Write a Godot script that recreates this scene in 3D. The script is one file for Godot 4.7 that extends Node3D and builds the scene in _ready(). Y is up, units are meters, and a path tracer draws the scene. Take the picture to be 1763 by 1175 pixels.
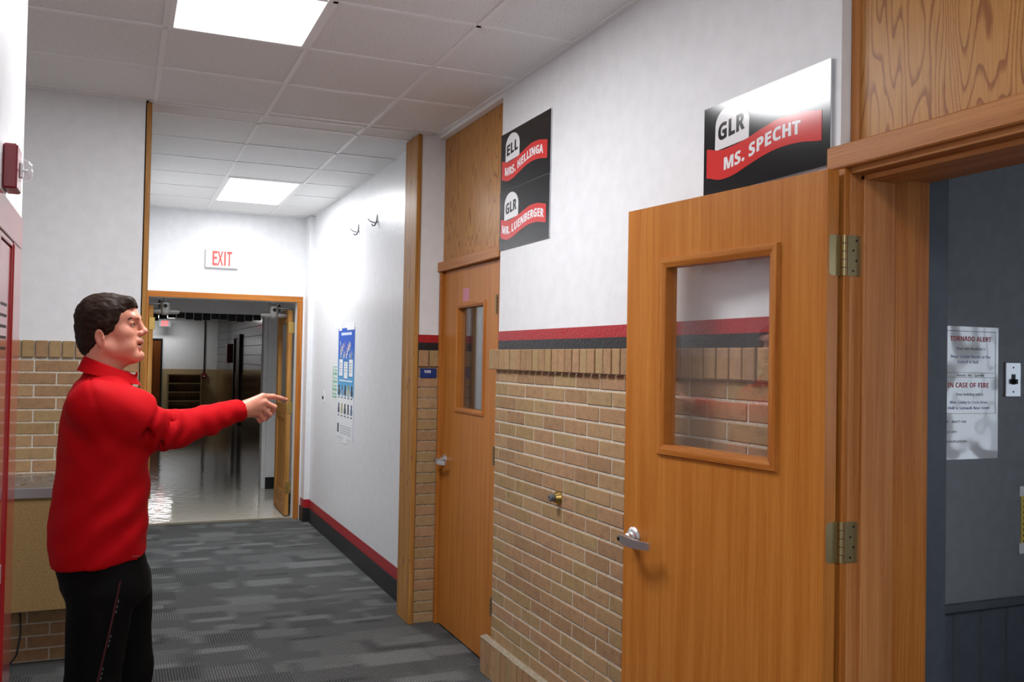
extends Node3D
# A school hallway: brick wainscot, oak doors, drop ceiling, and a man in a red pullover pointing.

var rng := RandomNumberGenerator.new()
var M := {}
var used := {}
var cache := {}
var font_bold: SystemFont
var font_regular: SystemFont

const HC := 3.068      # ceiling height
const G := 0.6096      # ceiling grid pitch
const XR := 1.83       # right wall of the near hall
const ZO := -5.55      # wall with the opening to the far hall


# ------------------------------------------------------------ helpers
func numbered(called: String) -> String:
	var n: int = used.get(called, 0)
	used[called] = n + 1
	return called if n == 0 else "%s_%03d" % [called, n]


func tag(o: Node, label: String, category: String, group := "", kind := "") -> Node:
	o.set_meta("label", label)
	o.set_meta("category", category)
	if group:
		o.set_meta("group", group)
	if kind:
		o.set_meta("kind", kind)
	return o


func thing(called: String, label: String, category: String, at := Vector3.ZERO, turn := 0.0, group := "", kind := "") -> Node3D:
	var o := Node3D.new()
	o.name = numbered(called)
	add_child(o)
	o.position = at
	o.rotation.y = turn
	tag(o, label, category, group, kind)
	return o


func obj(called: String, mesh: Mesh, mat: Material, parent: Node, at := Vector3.ZERO, basis := Basis.IDENTITY) -> MeshInstance3D:
	var o := MeshInstance3D.new()
	o.name = numbered(called) if parent == self else called
	o.mesh = mesh
	o.material_override = mat
	o.transform = Transform3D(basis, at)
	parent.add_child(o, true)
	return o


func solid(called: String, mesh: Mesh, mat: Material, label: String, category: String) -> MeshInstance3D:
	var o := obj(called, mesh, mat, self)
	tag(o, label, category, "", "structure")
	return o


func begin() -> SurfaceTool:
	var st := SurfaceTool.new()
	st.begin(Mesh.PRIMITIVE_TRIANGLES)
	return st


func tri(st: SurfaceTool, a: Vector3, b: Vector3, c: Vector3, n: Vector3, ua := Vector2.ZERO, ub := Vector2.ZERO, uc := Vector2.ZERO) -> void:
	if (b - a).cross(c - a).dot(n) > 0.0:
		var t := b
		b = c
		c = t
		var tu := ub
		ub = uc
		uc = tu
	st.set_normal(n)
	st.set_uv(ua)
	st.add_vertex(a)
	st.set_normal(n)
	st.set_uv(ub)
	st.add_vertex(b)
	st.set_normal(n)
	st.set_uv(uc)
	st.add_vertex(c)


func quad(st: SurfaceTool, a: Vector3, b: Vector3, c: Vector3, d: Vector3, n: Vector3, uv: Array = []) -> void:
	if uv.is_empty():
		uv = [Vector2(0, 1), Vector2(1, 1), Vector2(1, 0), Vector2(0, 0)]
	tri(st, a, b, c, n, uv[0], uv[1], uv[2])
	tri(st, a, c, d, n, uv[0], uv[2], uv[3])


# a box with chamfered edges; texture coordinates in metres, v along the grain axis
func add_box(st: SurfaceTool, lo: Vector3, hi: Vector3, bevel := 0.0, grain := 1, off := Vector2.ZERO) -> void:
	var c := (lo + hi) * 0.5
	var h := (hi - lo) * 0.5
	var b := minf(bevel, minf(h.x, minf(h.y, h.z)) * 0.6)
	for ax in 3:
		var t1 := (ax + 1) % 3
		var t2 := (ax + 2) % 3
		var ug := t1
		var vg := t2
		if grain == t1:
			ug = t2
			vg = t1
		for s: float in [-1.0, 1.0]:
			var n := Vector3.ZERO
			n[ax] = s
			var p: Array[Vector3] = []
			var uv := []
			for q: Vector2 in [Vector2(-1, -1), Vector2(1, -1), Vector2(1, 1), Vector2(-1, 1)]:
				var v := Vector3.ZERO
				v[ax] = s * h[ax]
				v[t1] = q.x * (h[t1] - b)
				v[t2] = q.y * (h[t2] - b)
				v += c
				p.append(v)
				uv.append(Vector2(v[ug], v[vg]) + off)
			quad(st, p[0], p[1], p[2], p[3], n, uv)
	if b <= 0.0:
		return
	for ax in 3:
		var t1 := (ax + 1) % 3
		var t2 := (ax + 2) % 3
		for s1: float in [-1.0, 1.0]:
			for s2: float in [-1.0, 1.0]:
				var n := Vector3.ZERO
				n[t1] = s1
				n[t2] = s2
				n = n.normalized()
				var p: Array[Vector3] = []
				var uv := []
				for q: Vector2 in [Vector2(-1, 0), Vector2(1, 0), Vector2(1, 1), Vector2(-1, 1)]:
					var v := Vector3.ZERO
					v[ax] = q.x * (h[ax] - b)
					v[t1] = s1 * (h[t1] - b * q.y)
					v[t2] = s2 * (h[t2] - b * (1.0 - q.y))
					v += c
					p.append(v)
					uv.append(Vector2(v[t1] + v[t2], v[ax]) + off)
				quad(st, p[0], p[1], p[2], p[3], n, uv)
	for sx: float in [-1.0, 1.0]:
		for sy: float in [-1.0, 1.0]:
			for sz: float in [-1.0, 1.0]:
				var s := Vector3(sx, sy, sz)
				var a := c + s * Vector3(h.x, h.y - b, h.z - b)
				var d := c + s * Vector3(h.x - b, h.y, h.z - b)
				var e := c + s * Vector3(h.x - b, h.y - b, h.z)
				tri(st, a, d, e, s.normalized(), Vector2(a.z, a.y) + off, Vector2(d.z, d.y) + off, Vector2(e.z, e.y) + off)


func box(lo: Vector3, hi: Vector3, bevel := 0.0, grain := 1, off := Vector2.ZERO) -> ArrayMesh:
	var st := begin()
	add_box(st, lo, hi, bevel, grain, off)
	return st.commit()


# several boxes in one mesh
func boxes(list: Array, bevel := 0.0, grain := 1) -> ArrayMesh:
	var st := begin()
	for b: Array in list:
		add_box(st, b[0], b[1], bevel, grain)
	return st.commit()


# a centred chamfered block, shared between pieces of one size
func block(size: Vector3, bevel := 0.003) -> ArrayMesh:
	var key := "%.4f_%.4f_%.4f_%.4f" % [size.x, size.y, size.z, bevel]
	if not cache.has(key):
		cache[key] = box(-size * 0.5, size * 0.5, bevel)
	return cache[key]


# surface of revolution round +Y; profile of (radius, height)
func lathe(profile: Array, sides := 24) -> ArrayMesh:
	var st := begin()
	for i in profile.size() - 1:
		var p: Vector2 = profile[i]
		var q: Vector2 = profile[i + 1]
		var d := q - p
		if d.length() < 0.000001:
			continue
		var nr := Vector2(d.y, -d.x).normalized()
		for k in sides:
			var a0 := TAU * k / sides
			var a1 := TAU * (k + 1) / sides
			var r0 := Vector3(cos(a0), 0, sin(a0))
			var r1 := Vector3(cos(a1), 0, sin(a1))
			var v := [r0 * p.x + Vector3.UP * p.y, r1 * p.x + Vector3.UP * p.y, r1 * q.x + Vector3.UP * q.y, r0 * q.x + Vector3.UP * q.y]
			var n0 := (r0 * nr.x + Vector3.UP * nr.y).normalized()
			var n1 := (r1 * nr.x + Vector3.UP * nr.y).normalized()
			var order := [0, 1, 2, 0, 2, 3]
			var flat: Vector3 = (v[1] - v[0]).cross(v[2] - v[0]) if p.x > 0.00001 else (v[2] - v[0]).cross(v[3] - v[0])
			if flat.dot(n0 + n1) > 0.0:
				order = [0, 2, 1, 0, 3, 2]
			for j: int in order:
				st.set_normal(n0 if j == 0 or j == 3 else n1)
				st.set_uv(Vector2(float(k) / sides, float(i) / profile.size()))
				st.add_vertex(v[j])
	return st.commit()


# a tube along points, radius per point
func tube(points: Array, radii: Array, sides := 12, caps := true) -> ArrayMesh:
	var st := begin()
	var rings := []
	var up := Vector3.UP
	for i in points.size():
		var a: Vector3 = points[maxi(i - 1, 0)]
		var b: Vector3 = points[mini(i + 1, points.size() - 1)]
		var d := (b - a).normalized()
		if absf(d.dot(up)) > 0.95:
			up = Vector3.RIGHT if absf(d.x) < 0.9 else Vector3.BACK
		var x := d.cross(up).normalized()
		var y := x.cross(d).normalized()
		var ring := []
		for k in sides:
			var t := TAU * k / sides
			ring.append(x * cos(t) + y * sin(t))
		rings.append(ring)
	for i in points.size() - 1:
		for k in sides:
			var k1 := (k + 1) % sides
			var n := [rings[i][k], rings[i][k1], rings[i + 1][k1], rings[i + 1][k]]
			var v := [points[i] + n[0] * radii[i], points[i] + n[1] * radii[i], points[i + 1] + n[2] * radii[i + 1], points[i + 1] + n[3] * radii[i + 1]]
			var order := [0, 1, 2, 0, 2, 3]
			if (v[1] - v[0]).cross(v[2] - v[0]).dot(n[0] + n[2]) > 0.0:
				order = [0, 2, 1, 0, 3, 2]
			for j: int in order:
				st.set_normal(n[j])
				st.set_uv(Vector2(float(k) / sides, i))
				st.add_vertex(v[j])
	if caps:
		for e: int in [0, points.size() - 1]:
			var n: Vector3 = (points[0] - points[1]).normalized() if e == 0 else (points[e] - points[e - 1]).normalized()
			for k in sides:
				tri(st, points[e], points[e] + rings[e][k] * radii[e], points[e] + rings[e][(k + 1) % sides] * radii[e], n)
	return st.commit()


# a flat outline in x, y given a thickness in z (from z0 to z1)
func extrude(poly: PackedVector2Array, z0: float, z1: float) -> ArrayMesh:
	var st := begin()
	var idx := Geometry2D.triangulate_polygon(poly)
	for i in range(0, idx.size(), 3):
		var a := poly[idx[i]]
		var b := poly[idx[i + 1]]
		var c := poly[idx[i + 2]]
		tri(st, Vector3(a.x, a.y, z1), Vector3(b.x, b.y, z1), Vector3(c.x, c.y, z1), Vector3.BACK, a, b, c)
		tri(st, Vector3(a.x, a.y, z0), Vector3(b.x, b.y, z0), Vector3(c.x, c.y, z0), Vector3.FORWARD, a, b, c)
	var cw := Geometry2D.is_polygon_clockwise(poly)
	for i in poly.size():
		var a := poly[i]
		var b := poly[(i + 1) % poly.size()]
		var d := (b - a).normalized()
		var n := Vector3(-d.y, d.x, 0) if cw else Vector3(d.y, -d.x, 0)
		quad(st, Vector3(a.x, a.y, z0), Vector3(b.x, b.y, z0), Vector3(b.x, b.y, z1), Vector3(a.x, a.y, z1), n)
	return st.commit()


# lettering: capital height in metres, width stretched, bent by wave(x) upwards; origin at the middle of the base line
func letters(words: String, cap: float, wide := 1.0, bold := true, depth := 0.001, total := 0.0, fat := 0.0) -> ArrayMesh:
	var tm := TextMesh.new()
	tm.text = words
	var f: Font = font_bold if bold else font_regular
	if fat > 0.0:
		var fv := FontVariation.new()
		fv.base_font = f
		fv.variation_embolden = fat
		f = fv
	tm.font = f
	tm.font_size = 64
	tm.pixel_size = 0.01
	tm.depth = 0.01
	tm.curve_step = 1.5
	var arrays := tm.get_mesh_arrays()
	if arrays.size() == 0 or arrays[Mesh.ARRAY_VERTEX].size() == 0:
		return box(Vector3.ZERO, Vector3.ONE * 0.0001)
	var v: PackedVector3Array = arrays[Mesh.ARRAY_VERTEX]
	var lo := v[0]
	var hi := v[0]
	for p in v:
		lo = lo.min(p)
		hi = hi.max(p)
	var s := cap / (0.01 * 64 * 0.714)
	var base := 0.0
	var probe := TextMesh.new()
	probe.text = "H"
	probe.font = f
	probe.font_size = 64
	probe.pixel_size = 0.01
	probe.depth = 0.01
	var pv: PackedVector3Array = probe.get_mesh_arrays()[Mesh.ARRAY_VERTEX]
	var plo := pv[0].y
	var phi := pv[0].y
	for p in pv:
		plo = minf(plo, p.y)
		phi = maxf(phi, p.y)
	base = plo
	s = cap / (phi - plo)
	var sx := s * wide
	if total > 0.0:
		sx = total / (hi.x - lo.x)
	for i in v.size():
		v[i] = Vector3((v[i].x - (lo.x + hi.x) * 0.5) * sx, (v[i].y - base) * s, (v[i].z - lo.z) / maxf(hi.z - lo.z, 0.00001) * depth)
	arrays[Mesh.ARRAY_VERTEX] = v
	var m := ArrayMesh.new()
	m.add_surface_from_arrays(Mesh.PRIMITIVE_TRIANGLES, arrays)
	return m


func bend(m: ArrayMesh, how: Callable) -> ArrayMesh:
	var arrays := m.surface_get_arrays(0)
	var v: PackedVector3Array = arrays[Mesh.ARRAY_VERTEX]
	for i in v.size():
		v[i] = how.call(v[i])
	arrays[Mesh.ARRAY_VERTEX] = v
	var out := ArrayMesh.new()
	out.add_surface_from_arrays(Mesh.PRIMITIVE_TRIANGLES, arrays)
	return out


# ------------------------------------------------------------ materials
func mat(color: Color, rough := 0.6, metal := 0.0) -> StandardMaterial3D:
	var m := StandardMaterial3D.new()
	m.albedo_color = color
	m.roughness = rough
	m.metallic = metal
	return m


func rgb8(r: float, g: float, b: float) -> Color:
	return Color(r / 255.0, g / 255.0, b / 255.0)


func noise(freq: float, octaves := 4, seed_ := 1, type := FastNoiseLite.TYPE_SIMPLEX_SMOOTH) -> FastNoiseLite:
	var n := FastNoiseLite.new()
	n.noise_type = type
	n.frequency = freq
	n.seed = seed_
	n.fractal_type = FastNoiseLite.FRACTAL_FBM if octaves > 1 else FastNoiseLite.FRACTAL_NONE
	n.fractal_octaves = octaves
	return n


func noise_tex(freq: float, ramp: Array, octaves := 4, size := 512, seed_ := 1) -> NoiseTexture2D:
	var t := NoiseTexture2D.new()
	t.width = size
	t.height = size
	t.seamless = true
	t.noise = noise(freq, octaves, seed_)
	if ramp.size():
		var g := Gradient.new()
		g.offsets = PackedFloat32Array(ramp[0])
		g.colors = PackedColorArray(ramp[1])
		t.color_ramp = g
	return t


func tex(w: int, h: int, data: PackedByteArray) -> ImageTexture:
	return ImageTexture.create_from_image(Image.create_from_data(w, h, false, Image.FORMAT_RGB8, data))


# straight-grained veneer, 1.0 m across by 2.4 m along
func wood_straight(light: Color, dark: Color, seed_: int, contrast := 1.0, knots := []) -> ImageTexture:
	var w := 640
	var h := 768
	var data := PackedByteArray()
	data.resize(w * h * 3)
	var fine := noise(0.32, 2, seed_)
	var mid := noise(0.035, 3, seed_ + 1)
	var pore := noise(0.9, 1, seed_ + 2)
	var at := 0
	for y in h:
		for x in w:
			var wob := x + 5.0 * mid.get_noise_2d(x * 0.12, y * 0.12)
			var t := 0.5 + 0.42 * fine.get_noise_2d(wob, y * 0.016) + 0.55 * mid.get_noise_2d(wob * 1.0, y * 0.07 + 400.0)
			var p := pore.get_noise_2d(wob * 0.9, y * 0.05)
			if p > 0.45:
				t += (p - 0.45) * 0.9
			t = clampf(0.5 + (t - 0.5) * contrast, 0.0, 1.0)
			for k: Vector3 in knots:
				var dx := (x - k.x) / k.z
				var dy := (y - k.y) / (k.z * 1.3)
				var q := dx * dx + dy * dy
				if q < 9.0:
					t += 1.5 * exp(-q * 1.6) + 0.25 * exp(-q * 0.4)
			var c := light.lerp(dark, t)
			data[at] = int(c.r * 255.0)
			data[at + 1] = int(c.g * 255.0)
			data[at + 2] = int(c.b * 255.0)
			at += 3
	return tex(w, h, data)


# plain-sawn oak with cathedral figure, 1.15 m across by 1.0 m along
func wood_figured(light: Color, dark: Color, seed_: int) -> ImageTexture:
	var w := 768
	var h := 640
	var data := PackedByteArray()
	data.resize(w * h * 3)
	var warp := noise(0.0045, 3, seed_)
	var wig := noise(0.03, 3, seed_ + 5)
	var fine := noise(0.4, 2, seed_ + 9)
	var at := 0
	for y in h:
		for x in w:
			var f := 8.0 * warp.get_noise_2d(x * 1.25, y * 0.17) + 0.22 * wig.get_noise_2d(x * 0.9, y * 0.35) + x * 0.008
			var ring := f - floorf(f)
			var line := smoothstep(0.62, 0.93, ring) * (1.0 - smoothstep(0.94, 1.0, ring))
			var t := 0.75 * line + 0.18 + 0.25 * fine.get_noise_2d(x, y * 0.02)
			var c := light.lerp(dark, clampf(t, 0.0, 1.0))
			data[at] = int(c.r * 255.0)
			data[at + 1] = int(c.g * 255.0)
			data[at + 2] = int(c.b * 255.0)
			at += 3
	return tex(w, h, data)


# carpet: ribbed loops with oblong lighter and darker figures, 2.44 m square
func carpet_tex() -> ImageTexture:
	var s := 1024
	var base := PackedFloat32Array()
	base.resize(s * s)
	base.fill(0.335)
	var r := RandomNumberGenerator.new()
	r.seed = 11
	var rib := PackedFloat32Array()
	rib.resize(s * s)
	rib.fill(0.25)
	for i in 210:
		var bw := r.randi_range(50, 190)
		var bh := r.randi_range(26, 100)
		var x0 := r.randi_range(0, s - 1)
		var y0 := r.randi_range(0, s - 1)
		var v := r.randf_range(-0.06, 0.12)
		var rb := r.randf_range(0.0, 1.0)
		var soft := r.randf() < 0.92
		for yy in bh:
			for xx in bw:
				var e := 1.0
				if soft:
					e = minf(1.0, minf(xx, bw - xx) / 26.0) * (0.55 + 0.45 * minf(1.0, minf(yy, bh - yy) / 10.0))
				var at := ((y0 + yy) % s) * s + (x0 + xx) % s
				base[at] = lerpf(base[at], 0.335 + v, e)
				rib[at] = lerpf(rib[at], rb, e)
	var n := noise(0.35, 2, 4)
	var data := PackedByteArray()
	data.resize(s * s * 3)
	for y in s:
		for x in s:
			var at := y * s + x
			var v := base[at] + 0.07 * n.get_noise_2d(x, y * 0.25)
			v += 0.06 * rib[at] * (1.0 if (x / 3) % 2 == 0 else -1.0)
			v = clampf(v, 0.02, 1.0)
			data[at * 3] = int(v * 252.0)
			data[at * 3 + 1] = int(v * 255.0)
			data[at * 3 + 2] = int(v * 254.0)
	return tex(s, s, data)


func relief(m: StandardMaterial3D, t: Texture2D, cm: float) -> StandardMaterial3D:
	m.heightmap_enabled = true
	m.heightmap_texture = t
	m.heightmap_scale = cm
	return m


func world_map(m: StandardMaterial3D, t: Texture2D, per_metre: Vector3) -> StandardMaterial3D:
	m.albedo_texture = t
	m.uv1_triplanar = true
	m.uv1_world_triplanar = true
	m.uv1_scale = per_metre
	return m


func wood_mat(t: Texture2D, sx: float, sy: float, rough := 0.38) -> StandardMaterial3D:
	var m := mat(Color.WHITE, rough)
	m.albedo_texture = t
	m.uv1_scale = Vector3(sx, sy, 1)
	m.clearcoat_enabled = true
	m.metallic_specular = 0.3
	m.clearcoat = 0.05
	m.clearcoat_roughness = 0.25
	return m


func make_materials() -> void:
	# painted plaster
	var plaster := noise_tex(0.02, [[0.0, 1.0], [rgb8(228, 229, 231), rgb8(236, 237, 239)]], 5, 512, 3)
	var bumps := noise_tex(0.045, [], 4, 512, 8)
	M.white = relief(world_map(mat(Color.WHITE, 0.55), plaster, Vector3.ONE * 0.9), bumps, 0.05)
	M.white_gloss = relief(world_map(mat(Color.WHITE, 0.33), plaster, Vector3.ONE * 0.9), bumps, 0.05)
	M.red_band = relief(world_map(mat(rgb8(178, 30, 38), 0.38), noise_tex(0.03, [[0.0, 1.0], [Color(0.9, 0.9, 0.9), Color.WHITE]]), Vector3.ONE * 2), bumps, 0.12)
	M.black_band = relief(world_map(mat(rgb8(34, 34, 37), 0.35), noise_tex(0.03, [[0.0, 1.0], [Color(0.8, 0.8, 0.8), Color.WHITE]]), Vector3.ONE * 2), bumps, 0.12)
	M.black_base = mat(rgb8(30, 30, 31), 0.4)
	M.grey_wall = world_map(mat(rgb8(126, 128, 134), 0.6), noise_tex(0.03, [[0.0, 1.0], [Color(0.93, 0.93, 0.93), Color.WHITE]]), Vector3.ONE)
	M.blue_grey = world_map(mat(rgb8(74, 80, 90), 0.55), noise_tex(0.03, [[0.0, 1.0], [Color(0.9, 0.9, 0.9), Color.WHITE]]), Vector3.ONE)
	# brick and mortar
	var grit := noise_tex(0.06, [], 4, 512, 21)
	M.bricks = []
	var tones := [[166, 134, 97], [165, 129, 95], [159, 131, 91], [170, 138, 101], [157, 123, 90], [167, 131, 99], [162, 135, 97]]
	for k in tones.size():
		var c: Array = tones[k]
		var ramp := [[0.0, 0.35, 0.6, 1.0], [rgb8(c[0] - 18, c[1] - 16, c[2] - 12), rgb8(c[0], c[1], c[2]), rgb8(c[0] + 3, c[1] + 2, c[2] - 2), rgb8(c[0] + 12, c[1] + 10, c[2] + 8)]]
		M.bricks.append(relief(world_map(mat(Color.WHITE, 0.8), noise_tex(0.022, ramp, 4, 256, 40 + k), Vector3.ONE * 3.1), grit, 0.12))
	M.mortar = relief(world_map(mat(Color.WHITE, 0.9), noise_tex(0.05, [[0.0, 1.0], [rgb8(192, 182, 162), rgb8(224, 216, 202)]], 4, 256, 5), Vector3.ONE * 4), grit, 0.2)
	M.old_mortar = world_map(mat(Color.WHITE, 0.9), noise_tex(0.05, [[0.0, 1.0], [rgb8(120, 104, 80), rgb8(186, 176, 158)]], 4, 256, 6), Vector3.ONE * 3)
	# wood
	var veneer := wood_straight(rgb8(204, 138, 66), rgb8(168, 96, 32), 2, 0.62)
	var trimwood := wood_straight(rgb8(200, 132, 62), rgb8(152, 84, 28), 31, 0.85)
	var redwood := wood_straight(rgb8(204, 142, 86), rgb8(162, 100, 52), 52, 0.8)
	var oak := wood_figured(rgb8(200, 146, 80), rgb8(142, 84, 34), 7)
	M.door_wood = wood_mat(veneer, 1.0, 1.0 / 2.4, 0.36)
	M.casing_wood = wood_mat(trimwood, 1.0, 1.0 / 2.4, 0.42)
	M.jamb_wood = wood_mat(redwood, 1.0, 1.0 / 2.4, 0.45)
	M.panel_wood = wood_mat(oak, 1.0 / 1.15, 1.0, 0.4)
	var post_knots := []
	for k in 60:
		post_knots.append(Vector3((k * 61) % 640, (k * 173) % 768, 2.5 + (k % 3) * 1.2))
	M.post_wood = wood_mat(wood_straight(rgb8(200, 150, 84), rgb8(146, 96, 42), 77, 0.9, post_knots), 1.0, 1.0 / 2.4, 0.5)
	M.dark_wood = wood_mat(wood_straight(rgb8(120, 66, 26), rgb8(82, 42, 16), 91, 0.8), 1.0, 1.0 / 2.4, 0.4)
	# floor and ceiling
	var carpet := carpet_tex()
	M.carpet = mat(Color.WHITE, 0.95)
	M.carpet.albedo_texture = carpet
	M.carpet.uv1_scale = Vector3(1.0 / 2.44, 1.0 / 2.44, 1)
	M.carpet.metallic_specular = 0.2
	relief(M.carpet, carpet, 0.25)
	M.vinyl = world_map(mat(rgb8(232, 228, 214), 0.07), noise_tex(0.02, [[0.0, 1.0], [Color(0.93, 0.93, 0.92), Color.WHITE]], 4, 512, 17), Vector3.ONE)
	relief(M.vinyl, noise_tex(0.012, [], 2, 512, 18), 0.09)
	M.tile = relief(world_map(mat(Color.WHITE, 0.9), noise_tex(0.09, [[0.0, 0.30, 0.36, 1.0], [rgb8(206, 205, 202), rgb8(235, 235, 234), rgb8(241, 241, 240), rgb8(243, 243, 242)]], 4, 512, 23), Vector3.ONE * 1.7), noise_tex(0.15, [], 3, 512, 24), 0.08)
	M.tee = mat(rgb8(244, 244, 243), 0.45)
	# metals
	M.steel = mat(rgb8(204, 205, 208), 0.36, 0.9)
	M.steel.metallic_specular = 0.6
	M.tin = mat(rgb8(196, 198, 200), 0.26, 0.9)
	M.shelf_wood = wood_mat(wood_straight(rgb8(150, 124, 90), rgb8(112, 88, 60), 95, 0.8), 1.0, 1.0 / 2.4, 0.5)
	M.strip_tan = mat(rgb8(120, 112, 94), 0.7)
	M.brass = mat(rgb8(186, 156, 92), 0.32, 1.0)
	M.bronze = mat(rgb8(168, 150, 108), 0.36, 0.75)
	M.closer_metal = mat(rgb8(178, 178, 174), 0.45, 0.6)
	M.dark_metal = mat(rgb8(38, 38, 40), 0.4, 0.6)
	M.hook_metal = mat(rgb8(120, 122, 124), 0.4, 0.8)
	# paints, paper, plastics
	M.locker = mat(rgb8(158, 26, 34), 0.16)
	M.locker.clearcoat_enabled = true
	M.locker.clearcoat = 0.6
	M.locker.clearcoat_roughness = 0.06
	M.alarm_red = mat(rgb8(128, 26, 40), 0.35)
	M.black_print = mat(rgb8(20, 20, 22), 0.13)
	M.red_print = mat(rgb8(214, 56, 54), 0.13)
	M.white_print = mat(rgb8(238, 238, 240), 0.13)
	M.sign_edge = mat(rgb8(206, 208, 214), 0.5)
	M.paper = mat(rgb8(232, 233, 234), 0.5)
	M.ink = mat(rgb8(30, 30, 32), 0.6)
	M.red_ink = mat(rgb8(172, 26, 36), 0.6)
	M.blue_ink = mat(rgb8(60, 96, 170), 0.6)
	M.green_ink = mat(rgb8(70, 158, 104), 0.6)
	M.yellow_paper = mat(rgb8(216, 184, 70), 0.7)
	M.navy = mat(rgb8(26, 52, 116), 0.3)
	M.switch_steel = mat(rgb8(150, 150, 152), 0.35, 0.9)
	M.plastic_white = mat(rgb8(236, 236, 232), 0.4)
	M.rubber = mat(rgb8(96, 98, 100), 0.7)
	M.black_rubber = mat(rgb8(16, 16, 17), 0.6)
	M.pink_paper = mat(rgb8(206, 140, 158), 0.8)
	M.fabric_panel = world_map(mat(Color.WHITE, 0.9), noise_tex(0.12, [[0.0, 0.5, 1.0], [rgb8(124, 98, 58), rgb8(146, 118, 74), rgb8(160, 132, 88)]], 3, 256, 61), Vector3(3, 3, 3))
	M.glazed = mat(rgb8(62, 58, 56), 0.12)
	M.glazed_brown = world_map(mat(Color.WHITE, 0.16), noise_tex(0.02, [[0.0, 1.0], [rgb8(92, 62, 40), rgb8(138, 104, 68)]], 3, 256, 62), Vector3.ONE * 2)
	M.tan_brick = world_map(mat(Color.WHITE, 0.6), noise_tex(0.03, [[0.0, 1.0], [rgb8(158, 138, 100), rgb8(186, 164, 124)]], 3, 256, 63), Vector3.ONE * 2)
	var glass := mat(Color(1, 1, 1, 0.015), 0.0)
	glass.transparency = BaseMaterial3D.TRANSPARENCY_ALPHA
	M.glass = glass
	var clear := mat(Color(0.97, 0.98, 1.0, 0.18), 0.05)
	clear.transparency = BaseMaterial3D.TRANSPARENCY_ALPHA
	M.clear = clear
	# light-giving faces
	M.diffuser = mat(rgb8(250, 250, 250), 0.4)
	M.diffuser.emission_enabled = true
	M.diffuser.emission = Color(1, 1, 1)
	M.diffuser.emission_energy_multiplier = 1.6
	M.exit_red = mat(rgb8(214, 60, 58), 0.5)
	M.exit_red.emission_enabled = true
	M.exit_red.emission = rgb8(255, 90, 84)
	M.exit_red.emission_energy_multiplier = 0.35
	M.exit_glow = mat(rgb8(214, 40, 40), 0.5)
	M.exit_glow.emission_enabled = true
	M.exit_glow.emission = rgb8(255, 60, 60)
	M.exit_glow.emission_energy_multiplier = 0.7
	# person
	M.skin = mat(rgb8(220, 154, 130), 0.45)
	M.skin.subsurf_scatter_enabled = true
	M.skin.subsurf_scatter_strength = 0.03
	M.skin.albedo_texture = noise_tex(0.02, [[0.0, 0.5, 1.0], [rgb8(246, 228, 224), rgb8(255, 246, 242), Color.WHITE]], 3, 256, 71)
	M.skin.uv1_triplanar = true
	M.skin.uv1_scale = Vector3.ONE * 5
	M.hair = mat(rgb8(50, 34, 23), 0.6)
	M.hair.metallic_specular = 0.3
	M.hair.albedo_texture = noise_tex(0.05, [[0.0, 1.0], [Color(0.7, 0.68, 0.66), Color.WHITE]], 3, 256, 72)
	M.hair.uv1_triplanar = true
	M.hair.uv1_scale = Vector3(4, 14, 14)
	M.eye_white = mat(rgb8(226, 218, 212), 0.2)
	M.iris = mat(rgb8(46, 34, 26), 0.15)
	M.lip = mat(rgb8(176, 104, 94), 0.45)
	M.mouth = mat(rgb8(60, 22, 22), 0.6)
	M.pullover = mat(rgb8(186, 12, 22), 0.75)
	M.pullover.rim_enabled = true
	M.pullover.rim = 0.06
	M.pullover.rim_tint = 0.7
	M.pullover.metallic_specular = 0.2
	relief(M.pullover, noise_tex(0.3, [], 2, 256, 73), 0.03)
	M.pullover.uv1_triplanar = true
	M.pullover.uv1_scale = Vector3.ONE * 6
	M.trousers = mat(rgb8(9, 9, 10), 0.8)
	M.trousers.metallic_specular = 0.25
	M.trouser_red = mat(rgb8(66, 12, 20), 0.8)
	M.trouser_print = mat(rgb8(104, 106, 108), 0.7)
	M.shoe = mat(rgb8(40, 40, 42), 0.6)
	M.sole = mat(rgb8(210, 210, 206), 0.7)


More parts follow.
